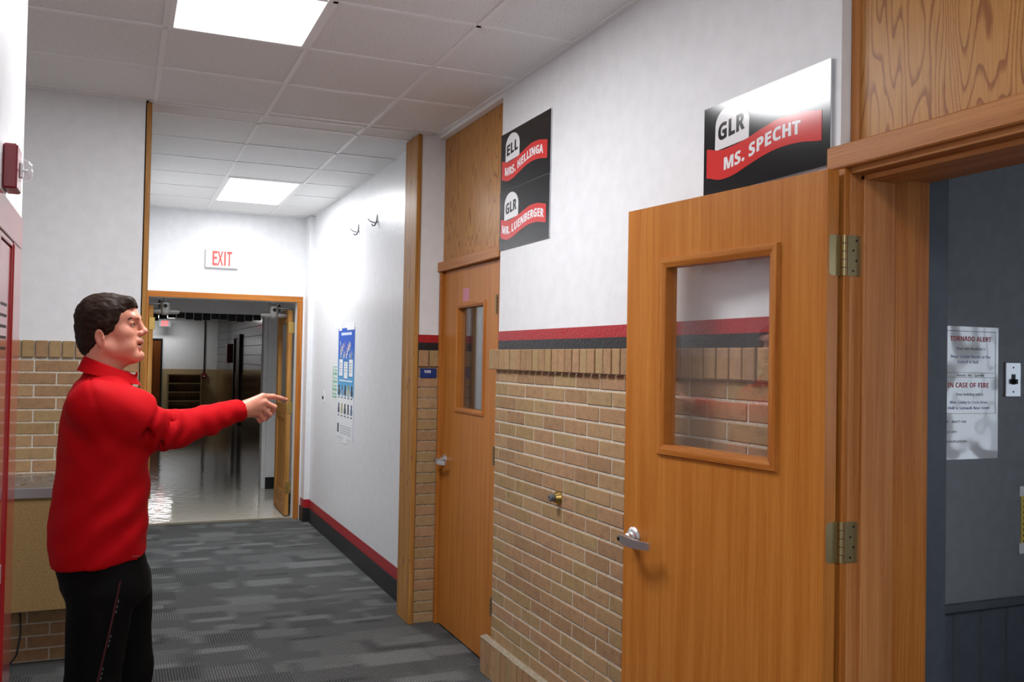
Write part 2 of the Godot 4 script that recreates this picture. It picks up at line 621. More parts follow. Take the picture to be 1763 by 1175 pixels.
func _ready() -> void:
	rng.seed = 7
	# ---- camera
	var cam := Camera3D.new()
	cam.name = "camera"
	cam.position = Vector3(0, 1.6583, 0)
	cam.rotation = Vector3(0.0204, -0.4014, 0.0184)
	cam.fov = 40.62
	cam.near = 0.05
	cam.far = 100.0
	add_child(cam)
	cam.current = true
	# ---- environment: overcast daylight, seen only through the classroom window
	var env := Environment.new()
	env.background_mode = Environment.BG_COLOR
	env.background_color = Color(0.84, 0.89, 0.95)
	env.background_energy_multiplier = 4.5
	env.ambient_light_source = Environment.AMBIENT_SOURCE_DISABLED
	env.tonemap_mode = Environment.TONE_MAPPER_LINEAR
	env.tonemap_exposure = 1.55
	env.sdfgi_enabled = true
	env.ssao_enabled = true
	env.ssil_enabled = true
	var we := WorldEnvironment.new()
	we.name = "environment"
	we.environment = env
	add_child(we)
	# ---- fonts and materials
	font_bold = SystemFont.new()
	font_bold.font_names = PackedStringArray(["Droid Sans"])
	font_bold.font_weight = 700
	font_regular = SystemFont.new()
	font_regular.font_names = PackedStringArray(["Droid Sans"])
	make_materials()
	# ---- ceiling lights (each with its own area light)
	ceiling_light(Vector3(0.4494, HC, -3.637), Vector2(0.59, 1.20), 3.4, "large lit fluorescent panel in the ceiling nearest the viewer", "lit ceiling panels")
	ceiling_light(Vector3(0.4494, HC, 0.935), Vector2(0.59, 1.20), 3.8, "lit fluorescent panel in the ceiling behind the viewer", "lit ceiling panels")
	ceiling_light(Vector3(1.045, HC, -8.197), Vector2(0.59, 1.20), 2.5, "lit fluorescent panel in the far hall ceiling", "lit ceiling panels")
	strip_light(Vector3(1.02, 2.64, -27.2), Vector2(0.75, 0.2), 1.0)
	# ---- the place and the things in it
	make_structure()
	make_ceiling()
	make_doors()
	make_signs()
	make_lockers()
	make_heater()
	make_corridor_things()
	make_person()


# ------------------------------------------------------------ walls of brick
# along: unit direction of the courses; out: direction the face looks to; o: point at floor level on the face plane where along = 0
func brick(parent: Node, mid: Vector3, size: Vector3, basis: Basis) -> void:
	obj("brick", block(size, 0.003), M.bricks[rng.randi() % M.bricks.size()], parent, mid, basis)


func brick_courses(parent: Node, o: Vector3, along: Vector3, out: Vector3, a0: float, a1: float, y0: float, y1: float, phase: float, course := 0.0673, pitch := 0.218, least := 0.03) -> void:
	var basis := Basis(along, Vector3.UP, out)
	if basis.determinant() < 0:
		basis = Basis(-along, Vector3.UP, out)
	var rows := int(round((y1 - y0) / course))
	for r in rows:
		var y := y1 - (r + 0.5) * (y1 - y0) / rows
		var s := phase + (0.5 * pitch if r % 2 == 1 else 0.0)
		var k := floori((a0 - s) / pitch)
		var p := s + k * pitch
		while p < a1 - 0.001:
			var b0 := maxf(p + 0.004, a0)
			var b1 := minf(p + pitch - 0.004, a1)
			if b1 - b0 > least:
				var len := snappedf(b1 - b0, 0.002)
				var proud := rng.randf_range(-0.0012, 0.0012)
				brick(parent, o + along * (b0 + b1) * 0.5 + Vector3.UP * y + out * (proud - 0.008), Vector3(len, course - 0.0085, 0.016), basis)
			p += pitch


func soldier_row(parent: Node, o: Vector3, along: Vector3, out: Vector3, a0: float, a1: float, y0: float, y1: float, pitch: float, proud: float) -> void:
	var basis := Basis(along, Vector3.UP, out)
	if basis.determinant() < 0:
		basis = Basis(-along, Vector3.UP, out)
	var n := maxi(1, int(round((a1 - a0) / pitch)))
	var w := (a1 - a0) / n
	for k in n:
		var j := rng.randf_range(-0.0015, 0.0015)
		brick(parent, o + along * (a0 + (k + 0.5) * w) + Vector3.UP * (y0 + y1) * 0.5 + out * (proud * 0.5 - 0.006 + j), Vector3(snappedf(w - 0.008, 0.001), y1 - y0, proud + 0.012), basis)


func make_structure() -> void:
	# floors
	var st := begin()
	add_box(st, Vector3(-2.2, -0.12, -9.56), Vector3(2.13, 0.0, 3.2), 0.0, 2)
	solid("floor", st.commit(), M.carpet, "grey patterned carpet on the hallway floor", "floor")
	solid("floor_vinyl", box(Vector3(-0.8, -0.12, -28.3), Vector3(2.9, -0.001, -9.56)), M.vinyl, "polished pale floor of the dark corridor beyond the double doorway", "floor")
	solid("floor_classroom", box(Vector3(2.13, -0.12, -2.5), Vector3(5.6, -0.001, 3.2)), M.blue_grey, "dark floor of the unlit classroom through the near doorway", "floor")
	solid("threshold", box(Vector3(0.2, -0.004, -9.6), Vector3(1.66, 0.006, -9.53), 0.003), M.strip_tan, "thin metal strip where the carpet meets the polished floor", "threshold")

	# ---- right wall of the near hall
	var wr := thing("wall_right", "white painted hallway wall above tan brick wainscot beside the open door", "wall", Vector3.ZERO, 0, "", "structure")
	obj("core", boxes([[Vector3(1.8335, 0, -4.526), Vector3(2.13, 1.712, -2.0)], [Vector3(1.836, 1.712, -4.486), Vector3(2.13, HC + 0.1, -2.003)]]), M.mortar, wr)
	obj("plaster", boxes([[Vector3(XR, 1.80, -4.49), Vector3(1.90, HC + 0.05, -1.997)]]), M.white, wr)
	obj("red_band", box(Vector3(XR - 0.0006, 1.757, -4.492), Vector3(1.85, 1.806, -1.999)), M.red_band, wr)
	obj("black_band", box(Vector3(XR - 0.0006, 1.708, -4.492), Vector3(1.85, 1.757, -1.999)), M.black_band, wr)
	var o := Vector3(XR, 0, 0)
	var al := Vector3(0, 0, 1)
	var out := Vector3(-1, 0, 0)
	soldier_row(wr, o, al, out, -4.575, -2.05, 1.606, 1.710, 0.0706, 0.022)
	brick_courses(wr, o, al, out, -4.522, -2.05, 0.186, 1.606, -4.249)
	soldier_row(wr, o, al, out, -4.60, -2.05, 0.0, 0.184, 0.0706, 0.032)
	# sloped mortar wash on the plinth
	st = begin()
	quad(st, Vector3(XR - 0.033, 0.1845, -4.60), Vector3(XR - 0.033, 0.1845, -2.05), Vector3(XR + 0.004, 0.194, -2.05), Vector3(XR + 0.004, 0.194, -4.60), Vector3(-0.4, 0.9, 0).normalized())
	obj("mortar_wash", st.commit(), M.old_mortar, wr)
	# nearer stretch of the same wall, past the doorway
	solid("wall_right_near", boxes([[Vector3(XR, 0, -1.05), Vector3(2.13, HC + 0.1, 3.2)]]), M.white, "white hallway wall on the near side of the doorway", "wall")

	# ---- narrow return of brick beside door 109
	var wt := thing("wall_return", "narrow brick and white wall strip between wooden post and room 109 door", "wall", Vector3.ZERO, 0, "", "structure")
	obj("core", boxes([[Vector3(1.715, 0, -5.72), Vector3(1.862, 1.712, ZO - 0.004)]]), M.old_mortar, wt)
	obj("plaster", box(Vector3(1.715, 1.80, -5.72), Vector3(1.905, HC + 0.05, ZO)), M.white, wt)
	obj("red_band", box(Vector3(1.715, 1.757, -5.7), Vector3(1.87, 1.806, ZO + 0.0006)), M.red_band, wt)
	obj("black_band", box(Vector3(1.715, 1.708, -5.7), Vector3(1.87, 1.757, ZO + 0.0006)), M.black_band, wt)
	soldier_row(wt, Vector3(0, 0, ZO), Vector3(1, 0, 0), Vector3(0, 0, 1), 1.717, 1.86, 1.606, 1.708, 0.072, 0.012)
	brick_courses(wt, Vector3(0, 0, ZO), Vector3(1, 0, 0), Vector3(0, 0, 1), 1.717, 1.852, 0.0, 1.606, 1.70, 0.0673, 0.34)

	# ---- opening into the far hall: posts
	solid("trim_1", box(Vector3(1.685, 0, -5.80), Vector3(1.715, HC - 0.004, ZO + 0.012), 0.003), M.post_wood, "tall rough wooden post board at the right side of the hall opening", "trim")
	solid("trim_2", box(Vector3(0.104, 0, -5.72), Vector3(0.132, HC - 0.004, ZO + 0.012), 0.003), M.post_wood, "tall narrow wooden board at the left side of the hall opening", "trim")

	# ---- wall that faces the camera on the left: white above brick
	var wa := thing("wall_alcove", "white wall with brick wainscot behind the man in red", "wall", Vector3.ZERO, 0, "", "structure")
	obj("core", boxes([[Vector3(-2.2, 0, -5.72), Vector3(0.098, 1.715, ZO - 0.0035)]]), M.mortar, wa)
	obj("plaster", box(Vector3(-2.2, 1.712, -5.72), Vector3(0.098, HC + 0.05, ZO)), M.white, wa)
	soldier_row(wa, Vector3(0, 0, ZO), Vector3(1, 0, 0), Vector3(0, 0, 1), -1.2, 0.097, 1.626, 1.716, 0.0655, 0.014)
	brick_courses(wa, Vector3(0, 0, ZO), Vector3(1, 0, 0), Vector3(0, 0, 1), -1.2, 0.097, 0.0, 1.612, -0.64)

	# ---- left wall with lockers
	solid("wall_left", boxes([[Vector3(-0.6, 2.066, -3.2), Vector3(-0.29, HC + 0.05, 3.2)], [Vector3(-0.72, 0, -3.2), Vector3(-0.6, HC + 0.05, 3.2)], [Vector3(-0.6, 0, -1.7), Vector3(-0.29, 2.066, 3.2)]]), M.white_gloss, "bright white wall above the red lockers", "wall")
	solid("wall_left_alcove", box(Vector3(-2.35, 0, -5.72), Vector3(-2.2, HC + 0.05, -3.0)), M.white, "white end wall of the alcove beside the lockers", "wall")
	solid("wall_left_return", box(Vector3(-2.35, 0, -3.2), Vector3(-0.72, HC + 0.05, -3.05)), M.white, "white wall at the back of the lockers", "wall")
	solid("wall_back", box(Vector3(-0.8, 0, 3.2), Vector3(5.7, HC + 0.1, 3.35)), M.white, "white wall at the far end of the hall behind the viewer", "wall")

	# ---- far hall
	var wf := thing("wall_right_far", "glossy white far hall wall with red and black base stripe", "wall", Vector3.ZERO, 0, "", "structure")
	obj("plaster", box(Vector3(1.774, 0, -9.65), Vector3(1.95, HC + 0.05, -5.72)), M.white_gloss, wf)
	obj("red_band", box(Vector3(1.7734, 0.14, -9.31), Vector3(1.78, 0.224, -5.72)), M.red_band, wf)
	obj("pier", box(Vector3(1.722, 0, -9.65), Vector3(1.774, HC, -9.31)), M.white_gloss, wf)
	obj("pier_band", box(Vector3(1.7214, 0.14, -9.5), Vector3(1.776, 0.224, -9.3094)), M.red_band, wf)
	var bb := thing("baseboard_right", "black rubber baseboard along the white far hall wall", "baseboard", Vector3.ZERO, 0, "", "structure")
	obj("board", box(Vector3(1.766, 0, -9.30), Vector3(1.774, 0.142, -5.72), 0.002), M.black_base, bb)
	obj("pier_board", box(Vector3(1.712, 0, -9.5), Vector3(1.774, 0.142, -9.30), 0.002), M.black_base, bb)
	solid("wall_left_far", box(Vector3(-0.05, 0, -9.65), Vector3(0.125, HC + 0.05, -5.72)), M.white_gloss, "white left wall of the far hall past the opening", "wall")
	solid("wall_end", boxes([[Vector3(0.12, 2.25, -9.65), Vector3(1.76, HC + 0.05, -9.5)], [Vector3(1.69, 0, -9.65), Vector3(1.74, 2.25, -9.5)], [Vector3(0.0, 0, -9.65), Vector3(0.19, 2.25, -9.5)]]), M.white_gloss, "white end wall above the wooden double doorway with exit sign", "wall")
	var wc := thing("trim_3", "oak casing round the double doorway under the exit sign", "trim", Vector3.ZERO, 0, "", "structure")
	obj("head_casing", box(Vector3(0.185, 2.205, -9.52), Vector3(1.705, 2.262, -9.495), 0.003, 0), M.casing_wood, wc)
	obj("side_casing", box(Vector3(1.652, 0, -9.52), Vector3(1.705, 2.205, -9.495), 0.003), M.casing_wood, wc)
	obj("side_casing", box(Vector3(0.185, 0, -9.52), Vector3(0.238, 2.205, -9.495), 0.003), M.casing_wood, wc)
	obj("jamb", boxes([[Vector3(1.652, 0, -9.65), Vector3(1.69, 2.215, -9.52)], [Vector3(0.19, 0, -9.65), Vector3(0.238, 2.215, -9.52)], [Vector3(0.238, 2.205, -9.65), Vector3(1.652, 2.25, -9.52)]]), M.plastic_white, wc)

	# ---- corridor beyond
	var wv := thing("wall_vestibule", "grey plaster walls and header just beyond the double doorway", "wall", Vector3.ZERO, 0, "", "structure")
	obj("side_wall", box(Vector3(1.80, 0, -11.9), Vector3(1.95, 2.7, -9.65)), M.white, wv)
	obj("side_wall", box(Vector3(-0.2, 0, -11.9), Vector3(-0.05, 2.7, -9.65)), M.white, wv)
	obj("pilaster", box(Vector3(1.69, 0, -11.9), Vector3(1.80, 2.7, -11.74)), M.white, wv)
	obj("frame_edge", box(Vector3(1.64, 0, -11.95), Vector3(1.69, 2.16, -11.76), 0.004), M.white, wv)
	obj("pilaster", box(Vector3(-0.05, 0, -11.9), Vector3(0.18, 2.7, -11.76)), M.white, wv)
	obj("header", box(Vector3(-0.05, 2.16, -11.9), Vector3(1.80, 2.7, -11.76)), M.white, wv)
	obj("soffit", box(Vector3(-0.2, 2.6, -11.9), Vector3(1.95, 2.72, -9.65)), M.white, wv)
	obj("base", boxes([[Vector3(1.79, 0, -11.74), Vector3(1.80, 0.145, -9.7)], [Vector3(1.69, 0, -11.74), Vector3(1.80, 0.145, -11.73)]]), M.black_base, wv)
	var wd := thing("wall_corridor_right", "dark glazed block wall of the corridor beyond the doorway", "wall", Vector3.ZERO, 0, "", "structure")
	obj("core", box(Vector3(2.605, 0, -28.1), Vector3(2.85, 3.1, -11.9)), M.dark_metal, wd)
	obj("brick_dado", box(Vector3(2.588, 0, -28.0), Vector3(2.61, 1.26, -11.9)), M.glazed_brown, wd)
	obj("near_panel", box(Vector3(2.592, 1.26, -17.6), Vector3(2.61, 3.1, -11.9)), M.glazed, wd)
	for r in 9:
		for k in 27:
			var z := -17.6 - 0.4 * k - (0.2 if r % 2 else 0.0)
			if z - 0.4 < -28.0:
				continue
			obj("block", block(Vector3(0.03, 0.192, 0.39), 0.004), M.glazed, wd, Vector3(2.605, 1.36 + 0.2 * r, z - 0.2))
	solid("wall_corridor_left", box(Vector3(-0.8, 0, -28.1), Vector3(-0.6, 3.1, -11.9)), M.white, "grey left wall of the dark corridor", "wall")
	solid("wall_corridor_front", boxes([[Vector3(1.80, 0, -12.0), Vector3(2.85, 3.1, -11.9)], [Vector3(-0.8, 0, -12.0), Vector3(-0.05, 3.1, -11.9)], [Vector3(-0.05, 2.6, -12.0), Vector3(1.8, 3.1, -11.9)]]), M.white, "corridor side of the wall with the header", "wall")
	var wk := thing("wall_corridor_end", "distant grey wall with tan brick dado at the corridor end", "wall", Vector3.ZERO, 0, "", "structure")
	obj("plaster", box(Vector3(-0.8, 1.22, -28.2), Vector3(2.85, 3.1, -28.0)), M.white, wk)
	obj("brick_dado", box(Vector3(-0.8, 0, -28.2), Vector3(2.85, 1.22, -27.99)), M.tan_brick, wk)
	solid("ceiling_corridor", box(Vector3(-0.8, 3.05, -28.2), Vector3(2.85, 3.2, -11.9)), M.white, "grey ceiling of the dark corridor", "ceiling")

	# ---- classroom seen through the near doorway
	var wg := thing("wall_classroom", "grey classroom wall with dark beaded panelling below a chair rail", "wall", Vector3.ZERO, 0, "", "structure")
	obj("plaster", box(Vector3(2.13, 0.88, -2.4), Vector3(5.4, HC + 0.05, -2.16)), M.grey_wall, wg)
	obj("backing", box(Vector3(2.13, 0, -2.4), Vector3(5.4, 0.88, -2.168)), M.blue_grey, wg)
	for k in 20:
		obj("panel_board", box(Vector3(2.225 + 0.118 * k, 0, -2.175), Vector3(2.225 + 0.118 * k + 0.116, 0.885, -2.158), 0.004), M.blue_grey, wg)
	obj("chair_rail", box(Vector3(2.22, 0.880, -2.17), Vector3(5.2, 0.909, -2.138), 0.008, 0), M.blue_grey, wg)
	obj("pier", box(Vector3(2.126, 0, -2.2), Vector3(2.212, HC + 0.05, -1.972)), M.blue_grey, wg)
	solid("wall_classroom_side", box(Vector3(2.13, 0, -1.05), Vector3(2.22, HC + 0.05, 3.2)), M.grey_wall, "grey inner side of the hallway wall in the classroom", "wall")
	solid("wall_classroom_outer", boxes([[Vector3(5.4, 0, -2.4), Vector3(5.6, 0.9, 3.2)], [Vector3(5.4, 2.4, -2.4), Vector3(5.6, HC + 0.1, 3.2)], [Vector3(5.4, 0.9, -2.4), Vector3(5.6, 2.4, -0.55)], [Vector3(5.4, 0.9, 0.65), Vector3(5.6, 2.4, 3.2)]]), M.grey_wall, "outer classroom wall with a window", "wall")
	solid("ceiling_classroom", box(Vector3(2.0, HC, -2.4), Vector3(5.6, HC + 0.1, 3.3)), M.tile, "classroom ceiling", "ceiling")
	var wn := thing("window_1", "classroom window with white frame", "window", Vector3(5.45, 0.9, 0.05), 0, "", "structure")
	obj("frame", boxes([[Vector3(-0.03, 0, -0.6), Vector3(0.03, 0.05, 0.6)], [Vector3(-0.03, 1.45, -0.6), Vector3(0.03, 1.5, 0.6)], [Vector3(-0.03, 0.05, -0.6), Vector3(0.03, 1.45, -0.55)], [Vector3(-0.03, 0.05, 0.55), Vector3(0.03, 1.45, 0.6)], [Vector3(-0.03, 0.05, -0.02), Vector3(0.03, 1.45, 0.02)]]), M.plastic_white, wn)
	obj("pane", box(Vector3(-0.004, 0.05, -0.55), Vector3(0.004, 1.45, -0.02)), M.glass, wn)
	obj("pane", box(Vector3(-0.004, 0.05, 0.02), Vector3(0.004, 1.45, 0.55)), M.glass, wn)
	# room behind door 109, unlit
	solid("wall_room_behind", boxes([[Vector3(3.2, 0, -6.0), Vector3(3.3, HC, -4.2)], [Vector3(2.13, 0, -4.4), Vector3(3.3, HC, -4.3)], [Vector3(1.95, 0, -5.75), Vector3(3.3, HC, -5.65)], [Vector3(1.95, -0.1, -5.75), Vector3(3.3, 0, -4.3)], [Vector3(1.95, HC, -5.75), Vector3(3.3, HC + 0.1, -4.3)]]), M.blue_grey, "dark room behind door 109", "wall")


func make_ceiling() -> void:
	var c := thing("ceiling", "suspended ceiling of square white tiles in a metal grid", "ceiling", Vector3.ZERO, 0, "", "structure")
	var y := HC
	var xs := [-2.2, -1.6842, -1.0746, -0.465, 0.1446, 0.7542, 1.3638, XR]
	var zs := [3.2]
	for k in range(11, -4, -1):
		zs.append(-3.637 + G * (k - 0))
	zs = zs.filter(func(z): return z > -5.5)
	var deck := boxes([[Vector3(-2.4, y + 0.06, -5.7), Vector3(2.13, y + 0.16, 3.3)], [Vector3(-0.1, y + 0.06, -9.7), Vector3(1.95, y + 0.16, -5.7)]])
	obj("deck", deck, M.white, c)
	for i in xs.size() - 1:
		for j in zs.size() - 1:
			if i == 4 and (j_is(zs[j], -3.027) or j_is(zs[j], -3.637)):
				continue
			tile(c, xs[i], xs[i + 1], zs[j + 1], zs[j], y)
		tile(c, xs[i], xs[i + 1], ZO, zs[-1], y)
	var bars := begin()
	for x: float in xs:
		add_box(bars, Vector3(x - 0.012, y, ZO), Vector3(x + 0.012, y + 0.03, 3.2), 0.001)
	for z: float in zs:
		add_box(bars, Vector3(-2.2, y, z - 0.012), Vector3(XR, y + 0.03, z + 0.012), 0.001)
	obj("grid", bars.commit(), M.tee, c)
	obj("wall_angle", boxes([[Vector3(XR - 0.024, y - 0.001, ZO), Vector3(XR + 0.05, y + 0.02, 3.2)], [Vector3(-2.2, y - 0.001, ZO), Vector3(0.1, y + 0.02, ZO + 0.022)]]), M.tee, c)
	# far hall
	var fx := [0.125, 0.740, 1.350, 1.774]
	var fz := [ZO - 0.0, -5.758, -6.368, -6.977, -7.587, -8.197, -8.806, -9.416, -9.5]
	for i in fx.size() - 1:
		for j in fz.size() - 1:
			if i == 1 and (j == 4 or j == 5):
				continue
			tile(c, fx[i], fx[i + 1], fz[j + 1], fz[j], y)
	bars = begin()
	for x: float in fx:
		add_box(bars, Vector3(x - 0.012, y, -9.5), Vector3(x + 0.012, y + 0.03, ZO), 0.001)
	for z: float in fz:
		add_box(bars, Vector3(0.12, y, z - 0.012), Vector3(1.775, y + 0.03, z + 0.012), 0.001)
	obj("grid", bars.commit(), M.tee, c)


func j_is(a: float, b: float) -> bool:
	return absf(a - b) < 0.02


func tile(parent: Node, x0: float, x1: float, z0: float, z1: float, y: float) -> void:
	if x1 - x0 < 0.05 or z1 - z0 < 0.05:
		return
	var sag := rng.randf_range(0.003, 0.008)
	obj("ceiling_tile", block(Vector3(snappedf(x1 - x0 - 0.012, 0.002), 0.016, snappedf(z1 - z0 - 0.012, 0.002)), 0.002), M.tile, parent, Vector3((x0 + x1) * 0.5, y + 0.008 + sag, (z0 + z1) * 0.5), Basis(Vector3.RIGHT, rng.randf_range(-0.004, 0.004)))


func ceiling_light(at: Vector3, size: Vector2, energy: float, label: String, group := "") -> void:
	var t := thing("ceiling_light", label, "light", at, 0, group)
	obj("housing", boxes([[Vector3(-size.x / 2, 0.02, -size.y / 2), Vector3(size.x / 2, 0.055, size.y / 2)]]), M.tee, t)
	obj("frame", boxes([[Vector3(-size.x / 2, -0.003, -size.y / 2), Vector3(-size.x / 2 + 0.022, 0.02, size.y / 2)], [Vector3(size.x / 2 - 0.022, -0.003, -size.y / 2), Vector3(size.x / 2, 0.02, size.y / 2)], [Vector3(-size.x / 2 + 0.022, -0.003, -size.y / 2), Vector3(size.x / 2 - 0.022, 0.02, -size.y / 2 + 0.022)], [Vector3(-size.x / 2 + 0.022, -0.003, size.y / 2 - 0.022), Vector3(size.x / 2 - 0.022, 0.02, size.y / 2)]], 0.001), M.tee, t)
	obj("diffuser", box(Vector3(-size.x / 2 + 0.022, 0.002, -size.y / 2 + 0.022), Vector3(size.x / 2 - 0.022, 0.006, size.y / 2 - 0.022)), M.diffuser, t)
	var l := AreaLight3D.new()
	l.name = "panel_light"
	l.area_size = Vector2(size.x - 0.05, size.y - 0.05)
	l.light_energy = energy
	l.light_color = Color(0.985, 0.99, 1.0)
	l.shadow_enabled = true
	l.area_range = 30.0
	l.rotation.x = -PI / 2
	l.position = Vector3(0, -0.002, 0)
	t.add_child(l)


func strip_light(at: Vector3, size: Vector2, energy: float) -> void:
	var t := thing("strip_light", "bright strip light at the far end of the dark corridor", "light", at)
	obj("housing", box(Vector3(-size.x / 2, 0.06, -size.y / 2), Vector3(size.x / 2, 0.10, size.y / 2), 0.004), M.tee, t)
	obj("diffuser", box(Vector3(-size.x / 2 + 0.01, 0.0, -size.y / 2 + 0.01), Vector3(size.x / 2 - 0.01, 0.06, size.y / 2 - 0.01), 0.01), M.diffuser, t)
	for x: float in [-0.25, 0.25]:
		obj("rod", tube([Vector3(x, 0.1, 0), Vector3(x, 3.05 - at.y, 0)], [0.006, 0.006], 6), M.tee, t)
	var l := AreaLight3D.new()
	l.name = "strip_lamp"
	l.area_size = size
	l.light_energy = energy
	l.shadow_enabled = true
	l.area_range = 40.0
	l.rotation.x = -PI / 2
	l.position = Vector3(0, -0.004, 0)
	t.add_child(l)


# ------------------------------------------------------------ doors
func hinge(parent: Node, at: Vector3, half: float, basis := Basis.IDENTITY) -> Node3D:
	var h := obj("hinge", tube([Vector3(0, -half, 0), Vector3(0, half, 0)], [0.0065, 0.0065], 12), M.bronze, parent, at, basis)
	for k in 4:
		var y := lerpf(-half, half, (k + 1) / 5.0)
		obj("knuckle_joint", tube([Vector3(0, y - 0.0008, 0), Vector3(0, y + 0.0008, 0)], [0.0072, 0.0072], 12), M.dark_metal, h)
	return h


func hinge_plate(parent: Node, w: float, half: float, at: Vector3, basis: Basis) -> void:
	# a plate in local x (0 at the pin, w outwards), y; rounded outer corners, countersunk screws
	var poly := PackedVector2Array([Vector2(0, -half), Vector2(w - 0.012, -half)])
	for k in range(1, 6):
		var a := -PI / 2 + PI / 2 * k / 6.0
		poly.append(Vector2(w - 0.012 + 0.012 * cos(a), -half + 0.012 + 0.012 * sin(a)))
	poly.append(Vector2(w, half - 0.012))
	for k in range(1, 6):
		var a := PI / 2 * k / 6.0
		poly.append(Vector2(w - 0.012 + 0.012 * cos(a), half - 0.012 + 0.012 * sin(a)))
	poly.append(Vector2(w - 0.012, half))
	poly.append(Vector2(0, half))
	var p := obj("hinge_plate", extrude(poly, 0.0, 0.002), M.bronze, parent, at, basis)
	for k in 4:
		obj("screw", lathe([Vector2(0.0, 0.0), Vector2(0.0034, 0.0), Vector2(0.0034, 0.0006), Vector2(0.0, 0.0002)], 10), M.dark_metal, p, Vector3(w * (0.62 if k % 2 else 0.4), lerpf(-half * 0.75, half * 0.75, k / 3.0), 0.002), Basis(Vector3.RIGHT, PI / 2))


func lever_handle(parent: Node, at: Vector3, basis: Basis) -> void:
	# local x along the lever, z away from the door
	var rose := obj("lever_handle", lathe([Vector2(0.036, 0.0), Vector2(0.036, 0.004), Vector2(0.030, 0.010), Vector2(0.020, 0.015), Vector2(0.017, 0.018), Vector2(0.017, 0.03), Vector2(0.013, 0.034), Vector2(0.013, 0.062), Vector2(0.0, 0.062)], 28), M.steel, parent, at, basis * Basis(Vector3.RIGHT, PI / 2))
	var bb := Basis(Vector3.RIGHT, -PI / 2)
	var st := begin()
	var pts := [Vector3(-0.014, 0, 0.056), Vector3(0.010, 0, 0.066), Vector3(0.045, -0.004, 0.066), Vector3(0.085, -0.006, 0.058), Vector3(0.140, -0.005, 0.048)]
	var hh := [0.012, 0.0145, 0.0155, 0.0145, 0.012]
	for i in 4:
		var a: Vector3 = pts[i]
		var b: Vector3 = pts[i + 1]
		var d := (b - a).normalized()
		var n := d.cross(Vector3.UP).normalized()
		if n.z < 0:
			n = -n
		var ah: Vector3 = Vector3.UP * hh[i]
		var bh: Vector3 = Vector3.UP * hh[i + 1]
		var th := -n * 0.011
		quad(st, a - ah, b - bh, b + bh, a + ah, n)
		quad(st, a - ah + th, b - bh + th, b + bh + th, a + ah + th, -n)
		quad(st, a + ah, b + bh, b + bh + th, a + ah + th, Vector3.UP)
		quad(st, a - ah, b - bh, b - bh + th, a - ah + th, Vector3.DOWN)
		if i == 0:
			quad(st, a - ah, a + ah, a + ah + th, a - ah + th, -d)
		if i == 3:
			quad(st, b - bh, b + bh, b + bh + th, b - bh + th, d)
	obj("lever", st.commit(), M.steel, rose, Vector3.ZERO, bb)
	obj("lock_button", lathe([Vector2(0.0, 0.0), Vector2(0.007, 0.0), Vector2(0.007, 0.006), Vector2(0.004, 0.008), Vector2(0.0, 0.008)], 14), M.dark_metal, rose, bb * Vector3(-0.008, 0, 0.058), bb * Basis(Vector3.UP, -0.4) * Basis(Vector3.RIGHT, PI / 2))


# a slab with a hole, in local x, y; front face at z = 0
func leaf_mesh(w: float, y0: float, y1: float, thick: float, hx0: float, hx1: float, hy0: float, hy1: float, off := Vector2.ZERO) -> ArrayMesh:
	var st := begin()
	for s: float in [0.0, -thick]:
		var n := Vector3.BACK if s == 0.0 else Vector3.FORWARD
		for r: Array in [[0.0, hx0, y0, y1], [hx1, w, y0, y1], [hx0, hx1, y0, hy0], [hx0, hx1, hy1, y1]]:
			quad(st, Vector3(r[0], r[2], s), Vector3(r[1], r[2], s), Vector3(r[1], r[3], s), Vector3(r[0], r[3], s), n, [Vector2(r[0], r[2]) + off, Vector2(r[1], r[2]) + off, Vector2(r[1], r[3]) + off, Vector2(r[0], r[3]) + off])
	for r: Array in [[0.0, w, y0, y1, 1.0], [hx0, hx1, hy0, hy1, -1.0]]:
		var f: float = r[4]
		quad(st, Vector3(r[0], r[2], 0), Vector3(r[0], r[3], 0), Vector3(r[0], r[3], -thick), Vector3(r[0], r[2], -thick), Vector3.LEFT * f, [Vector2(0.3, r[2]), Vector2(0.3, r[3]), Vector2(0.345, r[3]), Vector2(0.345, r[2])])
		quad(st, Vector3(r[1], r[2], 0), Vector3(r[1], r[3], 0), Vector3(r[1], r[3], -thick), Vector3(r[1], r[2], -thick), Vector3.RIGHT * f, [Vector2(0.5, r[2]), Vector2(0.5, r[3]), Vector2(0.545, r[3]), Vector2(0.545, r[2])])
		quad(st, Vector3(r[0], r[3], 0), Vector3(r[1], r[3], 0), Vector3(r[1], r[3], -thick), Vector3(r[0], r[3], -thick), Vector3.UP * f, [Vector2(0.7, r[0]), Vector2(0.7, r[1]), Vector2(0.745, r[1]), Vector2(0.745, r[0])])
		quad(st, Vector3(r[0], r[2], 0), Vector3(r[1], r[2], 0), Vector3(r[1], r[2], -thick), Vector3(r[0], r[2], -thick), Vector3.DOWN * f, [Vector2(0.2, r[0]), Vector2(0.2, r[1]), Vector2(0.245, r[1]), Vector2(0.245, r[0])])
	return st.commit()


